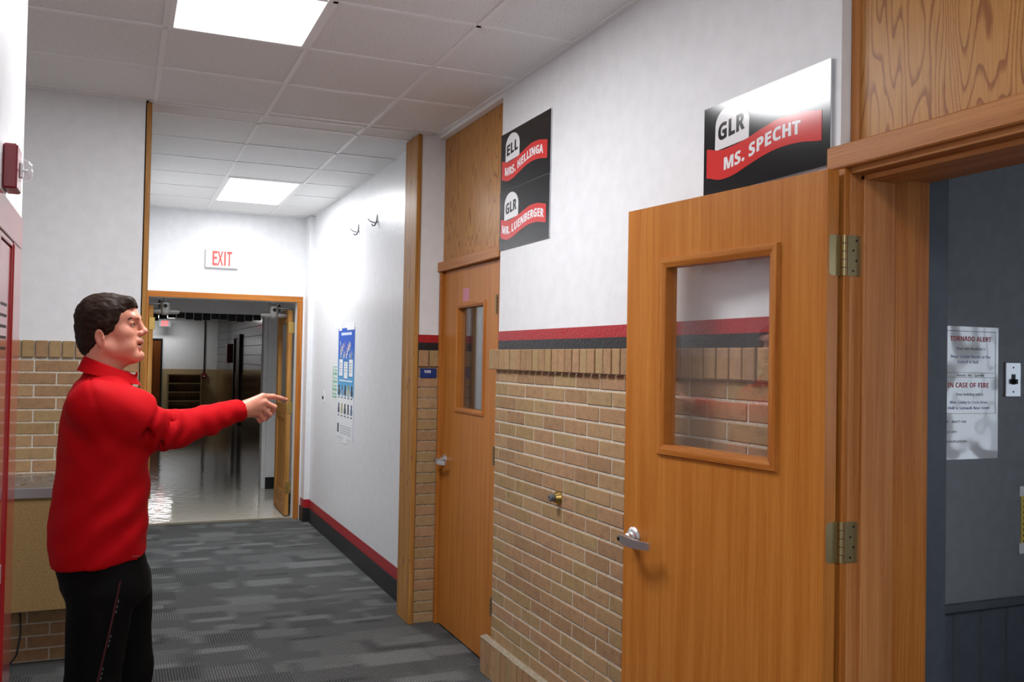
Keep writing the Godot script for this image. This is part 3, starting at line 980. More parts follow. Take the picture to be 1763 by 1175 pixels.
# a raised glazing bead round a window opening, mitred; slopes in towards the glass
func bead(x0: float, x1: float, y0: float, y1: float, w: float, proud: float, deep: float) -> ArrayMesh:
	var st := begin()
	var prof := [Vector2(0, 0), Vector2(0.003, proud), Vector2(w * 0.55, proud), Vector2(w, proud * 0.4), Vector2(w, -deep)]
	var corners := [Vector2(x0, y0), Vector2(x1, y0), Vector2(x1, y1), Vector2(x0, y1)]
	var inward := [Vector2(1, 1), Vector2(-1, 1), Vector2(-1, -1), Vector2(1, -1)]
	for e in 4:
		var a: Vector2 = corners[e]
		var b: Vector2 = corners[(e + 1) % 4]
		var ia: Vector2 = inward[e]
		var ib: Vector2 = inward[(e + 1) % 4]
		var d := (b - a).normalized()
		var inn := Vector2(-d.y, d.x)
		for i in prof.size() - 1:
			var p: Vector2 = prof[i]
			var q: Vector2 = prof[i + 1]
			var v0 := Vector3(a.x + ia.x * p.x, a.y + ia.y * p.x, p.y)
			var v1 := Vector3(b.x + ib.x * p.x, b.y + ib.y * p.x, p.y)
			var v2 := Vector3(b.x + ib.x * q.x, b.y + ib.y * q.x, q.y)
			var v3 := Vector3(a.x + ia.x * q.x, a.y + ia.y * q.x, q.y)
			var dp := (q - p).normalized()
			var nn := Vector2(-dp.y, dp.x)
			var n := Vector3(inn.x * nn.x, inn.y * nn.x, nn.y)
			var la := a.dot(d)
			var lb := b.dot(d)
			quad(st, v0, v1, v2, v3, n, [Vector2(0.6 + p.x + e * 0.07, la), Vector2(0.6 + p.x + e * 0.07, lb), Vector2(0.6 + q.x + e * 0.07, lb), Vector2(0.6 + q.x + e * 0.07, la)])
	return st.commit()


func make_doors() -> void:
	# ---- door 109, closed, in the right wall (local x runs to +z of the hall, z out to the hall)
	var d := thing("door_1", "closed oak door of room 109 with narrow window beside the brick wall", "door", Vector3(1.868, 0, -5.50), -PI / 2, "", "structure")
	obj("leaf", leaf_mesh(0.90, 0.012, 2.20, 0.045, 0.262, 0.688, 1.365, 1.965, Vector2(0.03, 0.0)), M.door_wood, d)
	obj("glazing_bead", bead(0.235, 0.715, 1.338, 1.992, 0.03, 0.008, 0.03), M.casing_wood, d)
	obj("pane", box(Vector3(0.255, 1.36, -0.03), Vector3(0.695, 1.97, -0.024)), M.glass, d)
	lever_handle(d, Vector3(0.065, 1.03, 0.0), Basis.IDENTITY)
	for y: float in [1.958, 1.14, 0.335]:
		hinge(d, Vector3(0.896, y, 0.010), 0.052)
	obj("paper_scrap", box(Vector3(0.345, 2.0, 0.0), Vector3(0.445, 2.075, 0.001)), M.pink_paper, d)
	var c := thing("trim_4", "oak casing and plywood transom panel of the room 109 door", "trim", Vector3(1.868, 0, -5.50), -PI / 2, "", "structure")
	obj("head_casing", box(Vector3(-0.05, 2.204, -0.03), Vector3(0.97, 2.264, 0.034), 0.004, 0, Vector2(0.3, 0.1)), M.jamb_wood, c)
	obj("side_casing", box(Vector3(0.912, 0.0, -0.03), Vector3(0.966, 2.204, 0.006), 0.003, 1, Vector2(0.2, 0)), M.casing_wood, c)
	obj("side_casing", box(Vector3(-0.045, 0.0, -0.03), Vector3(-0.006, 2.204, 0.022), 0.004, 1, Vector2(0.5, 0)), M.casing_wood, c)
	obj("transom_panel", box(Vector3(-0.048, 2.262, -0.04), Vector3(1.008, HC + 0.02, -0.004), 0.0, 1, Vector2(0.06, -2.21)), M.panel_wood, c)
	obj("ceiling_trim", box(Vector3(-0.05, HC - 0.02, -0.004), Vector3(1.01, HC + 0.01, 0.038), 0.002, 0), M.tee, c)
	obj("backing", boxes([[Vector3(-0.05, 2.2, -0.2), Vector3(1.01, HC, -0.045)], [Vector3(0.966, 0, -0.2), Vector3(1.01, 2.2, -0.035)], [Vector3(-0.2, 0, -0.2), Vector3(-0.012, 2.2, -0.035)]]), M.dark_wood, c)

	# ---- open door, swung back against the brick wall
	var a := Vector3(1.660, 0, -2.865)
	var dir := Vector3(0.1152, 0, 0.9933)
	var turn := atan2(-dir.z, dir.x)
	var e := thing("door_2", "large oak door standing open against the brick wall, with window and lever", "door", a, turn, "", "structure")
	obj("leaf", leaf_mesh(0.8985, 0.012, 2.195, 0.045, 0.218, 0.696, 1.383, 1.979, Vector2(0.05, 0.02)), M.door_wood, e)
	obj("glazing_bead", bead(0.184, 0.727, 1.349, 2.013, 0.035, 0.010, 0.03), M.casing_wood, e)
	obj("pane", box(Vector3(0.212, 1.378, -0.03), Vector3(0.702, 1.984, -0.024)), M.glass, e)
	lever_handle(e, Vector3(0.061, 1.046, 0.0), Basis.IDENTITY)
	for y: float in [1.962, 1.176, 0.385]:
		hinge(e, Vector3(0.9075, y, -0.058), 0.056)
		hinge_plate(e, 0.045, 0.056, Vector3(0.8990, y, -0.054), Basis(Vector3(0, 0, 1), Vector3.UP, Vector3(-1, 0, 0)))
	obj("latch_plate", box(Vector3(-0.0012, 0.98, -0.035), Vector3(0.0, 1.09, -0.010)), M.bronze, e)

	# ---- frame of the near doorway
	var f := thing("trim_5", "oak door frame and head casing of the near classroom doorway", "trim", Vector3.ZERO, 0, "", "structure")
	obj("head_casing", box(Vector3(1.816, 2.204, -2.038), Vector3(1.875, 2.270, -0.9), 0.004, 2, Vector2(0.15, 0)), M.jamb_wood, f)
	obj("side_casing", box(Vector3(1.820, 0, -2.036), Vector3(1.84, 2.204, -1.968), 0.003, 1, Vector2(0.35, 0)), M.casing_wood, f)
	obj("jamb", box(Vector3(1.84, 0, -2.01), Vector3(2.126, 2.206, -1.968), 0.002, 1, Vector2(0.72, 0)), M.jamb_wood, f)
	obj("door_stop", box(Vector3(1.878, 0, -1.97), Vector3(1.992, 2.19, -1.954), 0.003, 1, Vector2(0.4, 0)), M.jamb_wood, f)
	obj("inner_casing", box(Vector3(2.0, 0, -1.97), Vector3(2.128, 2.19, -1.962), 0.002, 1, Vector2(0.55, 0)), M.casing_wood, f)
	obj("head_jamb", box(Vector3(1.84, 2.188, -1.985), Vector3(2.128, 2.215, -1.05), 0.002, 2, Vector2(0.1, 0)), M.jamb_wood, f)
	obj("head_stop", box(Vector3(1.878, 2.172, -1.985), Vector3(1.992, 2.188, -1.05), 0.003, 2, Vector2(0.6, 0)), M.jamb_wood, f)
	obj("jamb", box(Vector3(1.83, 0, -1.075), Vector3(2.138, 2.206, -1.05), 0.002, 1, Vector2(0.12, 0)), M.jamb_wood, f)
	obj("transom_panel", box(Vector3(1.874, 2.262, -1.997), Vector3(1.90, HC + 0.02, -0.95), 0.0, 1, Vector2(2.05, -2.21)), M.panel_wood, f)
	obj("corner_trim", tube([Vector3(1.876, 2.27, -1.986), Vector3(1.876, HC, -1.986)], [0.016, 0.016], 16), M.jamb_wood, f)
	obj("backing", boxes([[Vector3(1.90, 2.21, -2.0), Vector3(2.139, HC + 0.05, -0.95)]]), M.dark_wood, f)
	obj("side_trim", box(Vector3(1.874, 2.27, -2.0), Vector3(1.892, HC, -1.965), 0.003, 1), M.jamb_wood, f)
	for y: float in [1.962, 1.176, 0.385]:
		hinge_plate(f, 0.050, 0.056, Vector3(1.830, y, -1.9675), Basis(Vector3(1, 0, 0), Vector3.UP, Vector3(0, 0, 1)))

	# ---- the two leaves of the double door, folded back into the corridor
	for s: Array in [[1.588, 1.632, "wooden double door leaf folded open at the right of the doorway", 1.588], [0.244, 0.288, "wooden double door leaf folded open at the left of the doorway", 0.288]]:
		var g := thing("door_3" if s[0] > 1.0 else "door_4", s[2], "door", Vector3(s[0], 0, -9.66), 0, "", "structure")
		var w: float = s[1] - s[0]
		obj("stile", box(Vector3(0, 0.015, -0.10), Vector3(w, 2.13, 0.0), 0.003), M.post_wood, g)
		obj("stile", box(Vector3(0, 0.015, -0.70), Vector3(w, 2.13, -0.60), 0.003), M.post_wood, g)
		obj("rail", boxes([[Vector3(0, 0.015, -0.60), Vector3(w, 0.25, -0.10)], [Vector3(0, 1.0, -0.60), Vector3(w, 1.15, -0.10)], [Vector3(0, 2.0, -0.60), Vector3(w, 2.13, -0.10)]], 0.002, 2), M.post_wood, g)
		obj("panel", box(Vector3(w * 0.35, 0.25, -0.60), Vector3(w * 0.65, 1.0, -0.10)), M.post_wood, g)
		obj("pane", box(Vector3(w * 0.45, 1.15, -0.60), Vector3(w * 0.55, 2.0, -0.10)), M.glass, g)
		for y: float in [1.95, 1.12, 0.3]:
			obj("hinge_plate", box(Vector3(0.006, y - 0.06, 0.0), Vector3(w + 0.016, y + 0.06, 0.004), 0.001), M.brass, g)
	for s: Array in [[0.40, -1.0, "old pot-belly door closer under the left end of the doorway head"], [1.46, 1.0, "old pot-belly door closer under the right end of the doorway head"]]:
		var k := thing("door_closer", s[2], "door closer", Vector3(s[0], 2.08, -9.80), 0, "door closers of the double doorway")
		obj("cylinder", tube([Vector3(-0.135, 0, 0), Vector3(-0.13, 0, 0), Vector3(-0.095, 0, 0), Vector3(-0.09, 0, 0), Vector3(0.09, 0, 0), Vector3(0.095, 0, 0), Vector3(0.13, 0, 0), Vector3(0.135, 0, 0)], [0.018, 0.026, 0.026, 0.03, 0.03, 0.026, 0.026, 0.018], 18), M.closer_metal, k)
		obj("canister", lathe([Vector2(0, -0.04), Vector2(0.03, -0.038), Vector2(0.045, -0.02), Vector2(0.052, 0.02), Vector2(0.052, 0.085), Vector2(0.044, 0.1), Vector2(0.018, 0.104), Vector2(0.016, 0.12), Vector2(0.02, 0.124), Vector2(0.02, 0.138), Vector2(0.0, 0.142)], 22), M.closer_metal, k)
		obj("badge", lathe([Vector2(0.0, 0.0), Vector2(0.02, 0.0), Vector2(0.02, 0.003), Vector2(0.0, 0.003)], 16), M.dark_metal, k, Vector3(0, 0.05, 0.051), Basis(Vector3.RIGHT, PI / 2))
		obj("arm", boxes([[Vector3(-0.01 + s[1] * 0.055, 0.02, -0.012), Vector3(0.01 + s[1] * 0.055, 0.11, 0.012)]], 0.002), M.dark_metal, k)
		obj("bracket", boxes([[Vector3(minf(0.0, s[1] * 0.19), 0.065, -0.02), Vector3(maxf(0.0, s[1] * 0.19), 0.075, 0.03)], [Vector3(s[1] * 0.185 - 0.012, -0.02, -0.02), Vector3(s[1] * 0.185 + 0.012, 0.075, 0.03)]], 0.002), M.closer_metal, k)


# ------------------------------------------------------------ signs and small things
const FLAG_TOP := [[0.03, 0.465], [0.15, 0.52], [0.27, 0.515], [0.38, 0.49], [0.52, 0.435], [0.65, 0.395], [0.8, 0.405], [0.945, 0.46]]
const FLAG_BOT := [[0.03, 0.79], [0.15, 0.845], [0.27, 0.835], [0.38, 0.785], [0.52, 0.725], [0.65, 0.695], [0.8, 0.705], [0.945, 0.75]]


func curve_at(c: Array, u: float) -> float:
	for i in c.size() - 1:
		if u <= c[i + 1][0]:
			var t := clampf((u - c[i][0]) / (c[i + 1][0] - c[i][0]), 0.0, 1.0)
			var m0: float = (c[i + 1][1] - c[maxi(i - 1, 0)][1]) * 0.5
			var m1: float = (c[mini(i + 2, c.size() - 1)][1] - c[i][1]) * 0.5
			var t2 := t * t
			var t3 := t2 * t
			return (2 * t3 - 3 * t2 + 1) * c[i][1] + (t3 - 2 * t2 + t) * m0 + (-2 * t3 + 3 * t2) * c[i + 1][1] + (t3 - t2) * m1
	return c[-1][1]


func name_sign(at: Vector3, turn: float, top: String, words: String, u0: float, u1: float, label: String, lean := 0.0) -> void:
	var w := 0.61
	var h := 0.302
	var t := thing("name_sign", label, "sign", at, turn, "name signs over the classroom doors")
	if lean != 0.0:
		t.rotate_object_local(Vector3.RIGHT, lean)
	obj("board", box(Vector3(0, -h, 0.0), Vector3(w, 0, 0.006)), M.sign_edge, t)
	obj("face", box(Vector3(0.0, -h, 0.006), Vector3(w, 0, 0.0066)), M.black_print, t)
	var dome := PackedVector2Array()
	for k in 25:
		var a := PI * k / 24.0
		var cx := 0.255 - 0.012 * sin(a)
		dome.append(Vector2((cx + 0.148 * cos(a)) * w, (-0.27 + 0.218 * sin(a)) * h))
	dome.append(Vector2(0.104 * w, -0.515 * h))
	dome.append(Vector2(0.40 * w, -0.49 * h))
	obj("white_dome", extrude(dome, 0.0066, 0.0071), M.white_print, t)
	var flag := PackedVector2Array()
	for k in 41:
		var u := lerpf(0.03, 0.945, k / 40.0)
		flag.append(Vector2(u * w, -curve_at(FLAG_TOP, u) * h))
	for k in 41:
		var u := lerpf(0.945, 0.03, k / 40.0)
		flag.append(Vector2(u * w, -curve_at(FLAG_BOT, u) * h))
	obj("red_flag", extrude(flag, 0.0066, 0.0076), M.red_print, t)
	var tm := letters(top, 0.056, 1.0, true, 0.0005, 0.142, 0.65)
	obj("lettering", bend(tm, func(v: Vector3) -> Vector3: return Vector3(v.x + 0.25 * w, v.y - 0.395 * h + v.x * 0.10, v.z)), M.black_print, t, Vector3(0, 0, 0.0071))
	var nm := letters(words, 0.041, 1.0, true, 0.0005, (u1 - u0) * w, 0.65)
	var mid := (u0 + u1) * 0.5 * w
	obj("lettering", bend(nm, func(v: Vector3) -> Vector3:
		var x := v.x + mid
		var u := x / w
		var mid_y := -(curve_at(FLAG_TOP, u) + curve_at(FLAG_BOT, u)) * 0.5 * h
		return Vector3(x, mid_y + v.y - 0.0205, v.z)), M.white_print, t, Vector3(0, 0, 0.0076))


func exit_sign(at: Vector3, turn: float, label: String, stem := 0.0) -> void:
	var t := thing("exit_sign", label, "sign", at, turn)
	obj("housing", box(Vector3(-0.155, -0.093, 0), Vector3(0.155, 0.093, 0.045), 0.006), M.rubber if stem > 0.0 else M.plastic_white, t)
	if stem > 0.0:
		obj("stem", tube([Vector3(0, 0.09, 0.022), Vector3(0, stem, 0.022)], [0.008, 0.008], 8), M.plastic_white, t)
		obj("canopy", box(Vector3(-0.06, stem - 0.02, -0.02), Vector3(0.06, stem, 0.065), 0.004), M.plastic_white, t)
	for p: Array in [["E", -0.069, 0.047], ["X", -0.018, 0.056], ["I", 0.026, 0.017], ["T", 0.068, 0.05]]:
		var shape := letters(p[0], 0.142, 1.0, true, 0.002, p[2], 0.0)
		if p[0] == "I":
			shape = box(Vector3(-p[2] / 2, 0, 0), Vector3(p[2] / 2, 0.142, 0.002))
		obj("lettering", shape, M.exit_glow if stem > 0.0 else M.exit_red, t, Vector3(p[1], -0.071, 0.0452))


func poster_tex() -> ImageTexture:
	var w := 192
	var h := 288
	var im := Image.create(w, h, false, Image.FORMAT_RGB8)
	im.fill(rgb8(236, 238, 240))
	var n := noise(0.03, 3, 5)
	for y in h:
		for x in w:
			var v := float(y) / h
			if v < 0.62:
				var c := rgb8(66, 104, 196).lerp(rgb8(96, 168, 214), clampf((v - 0.15) / 0.3, 0.0, 1.0))
				if v > 0.45:
					c = c.lerp(rgb8(222, 232, 240), clampf((v - 0.5) / 0.1, 0, 1) * clampf(0.6 + n.get_noise_2d(x, y) * 1.5, 0.0, 1.0))
				im.set_pixel(x, y, c)
	im.fill_rect(Rect2i(36, 12, 120, 7), rgb8(214, 224, 244))
	for k in 26:
		var x := 22 + (k * 37) % 140
		var y := 34 + (k * 17) % 38
		im.fill_rect(Rect2i(x, y, 8, 10 + k % 5), [rgb8(206, 200, 196), rgb8(150, 132, 180), rgb8(222, 214, 206), rgb8(180, 168, 160)][k % 4])
	for k in 3:
		var x := 14 + k * 58
		im.fill_rect(Rect2i(x, 80 + (k % 2) * 6, 46, 48), rgb8(70, 110, 160))
		im.fill_rect(Rect2i(x + 2, 82 + (k % 2) * 6, 42, 44), rgb8(238, 240, 242))
		for j in 4:
			im.fill_rect(Rect2i(x + 10, 92 + j * 7, 24 - 4 * (j % 2), 2), rgb8(150, 156, 170))
	im.fill_rect(Rect2i(20, 136, 150, 4), rgb8(220, 232, 246))
	for r in 2:
		for k in 5:
			var x := 10 + k * 37
			var y := 150 + r * 48
			var c: Color = [rgb8(44, 44, 52), rgb8(90, 110, 150), rgb8(60, 60, 64), rgb8(176, 160, 84), rgb8(40, 44, 60)][(k + r * 2) % 5]
			im.fill_rect(Rect2i(x + 4, y, 14, 12), c)
			im.fill_rect(Rect2i(x, y + 12, 22, 14), c.lerp(rgb8(200, 204, 214), 0.5 if k % 2 else 0.2))
			im.fill_rect(Rect2i(x + 2, y + 31, 18, 3), rgb8(70, 72, 78))
	for j in 4:
		im.fill_rect(Rect2i(40, 256 + j * 6, 130, 2), rgb8(170, 172, 178))
	im.fill_rect(Rect2i(8, 252, 18, 24), rgb8(80, 84, 92))
	return ImageTexture.create_from_image(im)


func sheet(w: float, h: float, thick := 0.001) -> ArrayMesh:
	var st := begin()
	add_box(st, Vector3(0, -h, 0), Vector3(w, 0, thick))
	quad(st, Vector3(0, -h, thick + 0.0002), Vector3(w, -h, thick + 0.0002), Vector3(w, 0, thick + 0.0002), Vector3(0, 0, thick + 0.0002), Vector3.BACK, [Vector2(0, 1), Vector2(1, 1), Vector2(1, 0), Vector2(0, 0)])
	return st.commit()


func make_signs() -> void:
	name_sign(Vector3(XR - 0.001, 2.838, -4.487), -PI / 2, "ELL", "MRS. HELLINGA", 0.10, 0.87, "black name sign reading ELL Mrs. on red flag, upper of stacked pair")
	name_sign(Vector3(XR - 0.001, 2.534, -4.490), -PI / 2, "GLR", "MR. LUENBERGER", 0.065, 0.905, "black name sign reading GLR Mr. on red flag, lower of stacked pair")
	name_sign(Vector3(XR - 0.004, 2.525, -2.637), -PI / 2, "GLR", "MS. SPECHT", 0.19, 0.80, "glossy black GLR sign mirroring the ceiling light above the open door")
	exit_sign(Vector3(0.90, 2.602, -9.5), 0.0, "white exit sign with red letters above the double doorway")
	# room number
	var n := thing("room_number_sign", "small navy blue plate reading 109 on the bricks beside the door", "sign", Vector3(1.785, 1.565, ZO + 0.003))
	obj("plate", box(Vector3(-0.052, -0.03, 0), Vector3(0.052, 0.03, 0.004), 0.001), M.navy, n)
	obj("lettering", letters("109", 0.018, 1.0, true, 0.0006, 0.045), M.white_print, n, Vector3(-0.006, 0.0, 0.004))
	# poster on the far wall
	var p := thing("poster", "tall blue and white poster taped to the glossy white wall", "poster", Vector3(1.7735, 1.905, -8.10), -PI / 2)
	var pm := mat(Color.WHITE, 0.35)
	pm.albedo_texture = poster_tex()
	obj("sheet", sheet(0.62, 0.945), pm, p)
	obj("tape", box(Vector3(0.03, -0.02, 0.001), Vector3(0.13, 0.045, 0.002)), M.paper, p)
	obj("tape", box(Vector3(0.33, -0.02, 0.001), Vector3(0.60, 0.04, 0.002)), M.paper, p)
	obj("tape", box(Vector3(0.24, -0.985, 0.001), Vector3(0.42, -0.93, 0.002)), M.paper, p)
	var g := thing("green_notice", "small green and white printed notice left of the blue poster", "notice", Vector3(1.7735, 1.575, -8.31), -PI / 2)
	obj("sheet", sheet(0.19, 0.29), M.paper, g)
	for k in 4:
		for j in 2:
			obj("printed_block", boxes([[Vector3(0.008 + j * 0.09, -0.072 - k * 0.07, 0.0012), Vector3(0.09 + j * 0.09, -0.062 - k * 0.07, 0.0016)], [Vector3(0.008 + j * 0.09, -0.012 - k * 0.07, 0.0012), Vector3(0.09 + j * 0.09, -0.006 - k * 0.07, 0.0016)], [Vector3(0.008 + j * 0.09, -0.062 - k * 0.07, 0.0012), Vector3(0.02 + j * 0.09, -0.012 - k * 0.07, 0.0016)], [Vector3(0.04 + j * 0.09, -0.05 - k * 0.07, 0.0012), Vector3(0.07 + j * 0.09, -0.03 - k * 0.07, 0.0016)]]), M.green_ink, g)
	var s := thing("light_switch", "white light switch plate on the far white wall", "switch", Vector3(1.774, 1.285, -8.68), -PI / 2)
	obj("plate", box(Vector3(-0.035, -0.057, 0), Vector3(0.035, 0.057, 0.006), 0.002), M.plastic_white, s)
	obj("toggle", box(Vector3(-0.005, -0.03, 0.006), Vector3(0.005, 0.0, 0.018), 0.001), M.dark_metal, s)
	for h: Array in [[-7.43, "small metal coat hook on the white wall, farther of two"], [-6.838, "small metal coat hook on the white wall, nearer of two"]]:
		var k := thing("wall_hook", h[1], "hook", Vector3(1.774, 2.69, h[0]), -PI / 2, "coat hooks on the white wall")
		obj("stem", tube([Vector3(0, 0.055, 0.004), Vector3(0, 0.0, 0.008), Vector3(0, -0.03, 0.02), Vector3(0, -0.035, 0.035), Vector3(0, -0.02, 0.045)], [0.003, 0.006, 0.006, 0.005, 0.004], 8), M.hook_metal, k)
		obj("prong", tube([Vector3(0.012, -0.005, 0.002), Vector3(0, -0.012, 0.012), Vector3(-0.045, 0.005, 0.045), Vector3(-0.06, 0.025, 0.06)], [0.004, 0.005, 0.004, 0.003], 8), M.hook_metal, k)

	# classroom notices
	var w := thing("emergency_notice", "laminated tornado alert and fire notice on the grey classroom wall", "notice", Vector3(2.352, 1.792, -2.1595), 0.0)
	var lam := mat(rgb8(214, 216, 220), 0.08)
	relief(lam, noise_tex(0.012, [], 2, 256, 90), 0.5)
	lam.uv1_triplanar = true
	lam.uv1_scale = Vector3.ONE * 1.3
	obj("sheet", box(Vector3(0, -0.426, 0), Vector3(0.296, 0, 0.0012)), lam, w)
	obj("rule", boxes([[Vector3(0.012, -0.0155, 0.0013), Vector3(0.284, -0.014, 0.0018)], [Vector3(0.012, -0.149, 0.0013), Vector3(0.284, -0.148, 0.0018)], [Vector3(0.012, -0.164, 0.0013), Vector3(0.284, -0.163, 0.0018)], [Vector3(0.012, -0.280, 0.0013), Vector3(0.284, -0.279, 0.0018)], [Vector3(0.2825, -0.280, 0.0013), Vector3(0.2835, -0.014, 0.0018)]]), M.ink, w)
	for row: Array in [["TORNADO ALERT", 0.0155, 0.172, -0.047, M.red_ink, true, 0.182], ["Your safe location is", 0.0085, 0.172, -0.075, M.ink, false, 0.128], ["Boys' Locker Room at the", 0.0088, 0.172, -0.101, M.blue_ink, false, 0.175], ["End of A Hall", 0.0088, 0.160, -0.118, M.blue_ink, false, 0.09], ["Room: Ms. Specht", 0.0078, 0.172, -0.1605, M.ink, false, 0.12], ["IN CASE OF FIRE", 0.0155, 0.162, -0.196, M.red_ink, true, 0.182], ["Your building exit is", 0.0085, 0.168, -0.222, M.ink, false, 0.12], ["Main Lobby to Circle Drive", 0.0088, 0.165, -0.248, M.blue_ink, false, 0.165], ["Walk to Sidewalk Near Street", 0.0088, 0.165, -0.266, M.blue_ink, false, 0.186], ["Walk - don't run", 0.0085, 0.098, -0.309, M.ink, false, 0.11], ["Keep calm", 0.0085, 0.080, -0.341, M.ink, false, 0.066], ["Follow instructions", 0.0085, 0.096, -0.372, M.ink, false, 0.125]]:
		obj("lettering", letters(row[0], row[1], 1.0, row[5], 0.0004, row[6]), row[4], w, Vector3(row[2], row[3], 0.0013))
	var q := thing("light_switch", "steel toggle switch plate beside the laminated notice", "switch", Vector3(2.714, 1.623, -2.16))
	obj("plate", box(Vector3(-0.035, -0.057, 0), Vector3(0.035, 0.057, 0.006), 0.002), M.switch_steel, q)
	obj("toggle", boxes([[Vector3(-0.008, -0.016, 0.006), Vector3(0.008, 0.018, 0.008)], [Vector3(-0.005, -0.014, 0.008), Vector3(0.005, 0.002, 0.02)]], 0.001), M.ink, q)
	for y: float in [0.04, -0.04]:
		obj("screw", lathe([Vector2(0, 0), Vector2(0.003, 0), Vector2(0.003, 0.001), Vector2(0, 0.0012)], 10), M.dark_metal, q, Vector3(0, y, 0.006), Basis(Vector3.RIGHT, PI / 2))
	var yl := thing("yellow_notice", "yellow printed notice taped below the switch in the classroom", "notice", Vector3(2.76, 1.262, -2.1595))
	obj("sheet", box(Vector3(0, -0.2, 0), Vector3(0.2, 0, 0.001)), M.yellow_paper, yl)
	for k in 9:
		obj("printed_line", box(Vector3(0.01, -0.025 - 0.019 * k, 0.0011), Vector3(0.19, -0.019 - 0.019 * k, 0.0014)), M.ink, yl)
	obj("tape", box(Vector3(-0.008, -0.025, 0.001), Vector3(0.03, 0.008, 0.0016)), M.paper, yl)
	obj("tape", box(Vector3(-0.008, -0.215, 0.001), Vector3(0.03, -0.18, 0.0016)), M.paper, yl)

	# bumpers behind the open door, wall stop on the bricks
	for z: Array in [[-2.655, "white peg on the wall behind the open door window, farther of two"], [-2.415, "white peg on the wall behind the open door window, nearer of two"]]:
		var k := thing("wall_peg", z[1], "peg", Vector3(XR, 1.992, z[0]), 0, "white pegs behind the open door")
		obj("knob", lathe([Vector2(0.011, 0.0), Vector2(0.011, 0.012), Vector2(0.014, 0.018), Vector2(0.014, 0.03), Vector2(0.01, 0.036), Vector2(0, 0.037)], 16), M.plastic_white, k, Vector3.ZERO, Basis(Vector3.BACK, PI / 2))
		obj("backplate", box(Vector3(-0.003, -0.022, -0.01), Vector3(0.0, 0.022, 0.01), 0.001), M.plastic_white, k)
	var ds := thing("door_stop", "brass and grey rubber door stop on the brick wall", "door stop", Vector3(XR, 1.044, -3.735))
	obj("cup", lathe([Vector2(0.031, 0.0), Vector2(0.031, 0.004), Vector2(0.027, 0.014), Vector2(0.022, 0.026), Vector2(0.018, 0.028), Vector2(0.0, 0.028)], 24), M.brass, ds, Vector3.ZERO, Basis(Vector3.BACK, PI / 2))
	obj("bumper", lathe([Vector2(0.016, 0.026), Vector2(0.016, 0.046), Vector2(0.013, 0.05), Vector2(0.007, 0.05), Vector2(0.006, 0.044), Vector2(0.0, 0.044)], 20), M.rubber, ds, Vector3.ZERO, Basis(Vector3.BACK, PI / 2))

	# fire alarm strobe over the lockers
	var fa := thing("fire_alarm", "dark red fire alarm with clear strobe dome over the lockers", "alarm", Vector3(-0.29, 2.135, -2.735))
	obj("housing", box(Vector3(0, -0.058, -0.055), Vector3(0.034, 0.058, 0.055), 0.004), M.alarm_red, fa)
	obj("strobe_dome", lathe([Vector2(0.03, 0.0), Vector2(0.03, 0.012), Vector2(0.027, 0.022), Vector2(0.018, 0.029), Vector2(0.0, 0.031)], 20), M.clear, fa, Vector3(0.034, 0.0, -0.012), Basis(Vector3.BACK, -PI / 2))
	obj("strobe_bulb", boxes([[Vector3(0.034, -0.02, -0.022), Vector3(0.042, 0.02, -0.002)], [Vector3(0.042, -0.004, -0.017), Vector3(0.052, 0.004, -0.007)]], 0.002), M.steel, fa)


func make_lockers() -> void:
	for k in 4:
		var z1 := -2.99 + 0.305 * (k + 1)
		var z0 := z1 - 0.305
		var lab: String = ["tall red metal locker at the end of the row, beside the man", "tall red metal locker, second from the end of the row", "tall red metal locker, third from the end of the row", "tall red metal locker, fourth from the end of the row"][k]
		var t := thing("locker", lab, "locker", Vector3(-0.29, 0, (z0 + z1) / 2), 0, "red lockers in the left wall")
		obj("body", boxes([[Vector3(-0.3, 0.0, -0.152), Vector3(0.0, 1.968, -0.137)], [Vector3(-0.3, 0.0, 0.137), Vector3(0.0, 1.968, 0.152)], [Vector3(-0.3, 0.0, -0.137), Vector3(0.0, 0.11, 0.137)], [Vector3(-0.3, 1.955, -0.137), Vector3(0.0, 1.968, 0.137)]], 0.001), M.locker, t)
		var d := obj("door", box(Vector3(-0.02, 0.113, -0.134), Vector3(-0.004, 1.952, 0.134), 0.003), M.locker, t)
		for v in 5:
			obj("vent_slot", box(Vector3(-0.0045, 1.78 - 0.03 * v, -0.07), Vector3(-0.0035, 1.788 - 0.03 * v, 0.07)), M.dark_metal, d)
		obj("handle", boxes([[Vector3(-0.004, 1.0, 0.085), Vector3(0.0, 1.16, 0.115)], [Vector3(0.0, 1.05, 0.094), Vector3(0.018, 1.10, 0.106)]], 0.002), M.steel, d)
	var r := thing("locker_surround", "red metal top rail and end filler of the locker row", "locker trim", Vector3(-0.29, 0, -3.0))
	obj("top_rail", box(Vector3(-0.3, 1.97, -0.2), Vector3(0.004, 2.064, 1.30), 0.002), M.locker, r)
	obj("end_filler", box(Vector3(-0.3, 0.0, -0.199), Vector3(0.003, 1.968, 0.002), 0.002), M.locker, r)


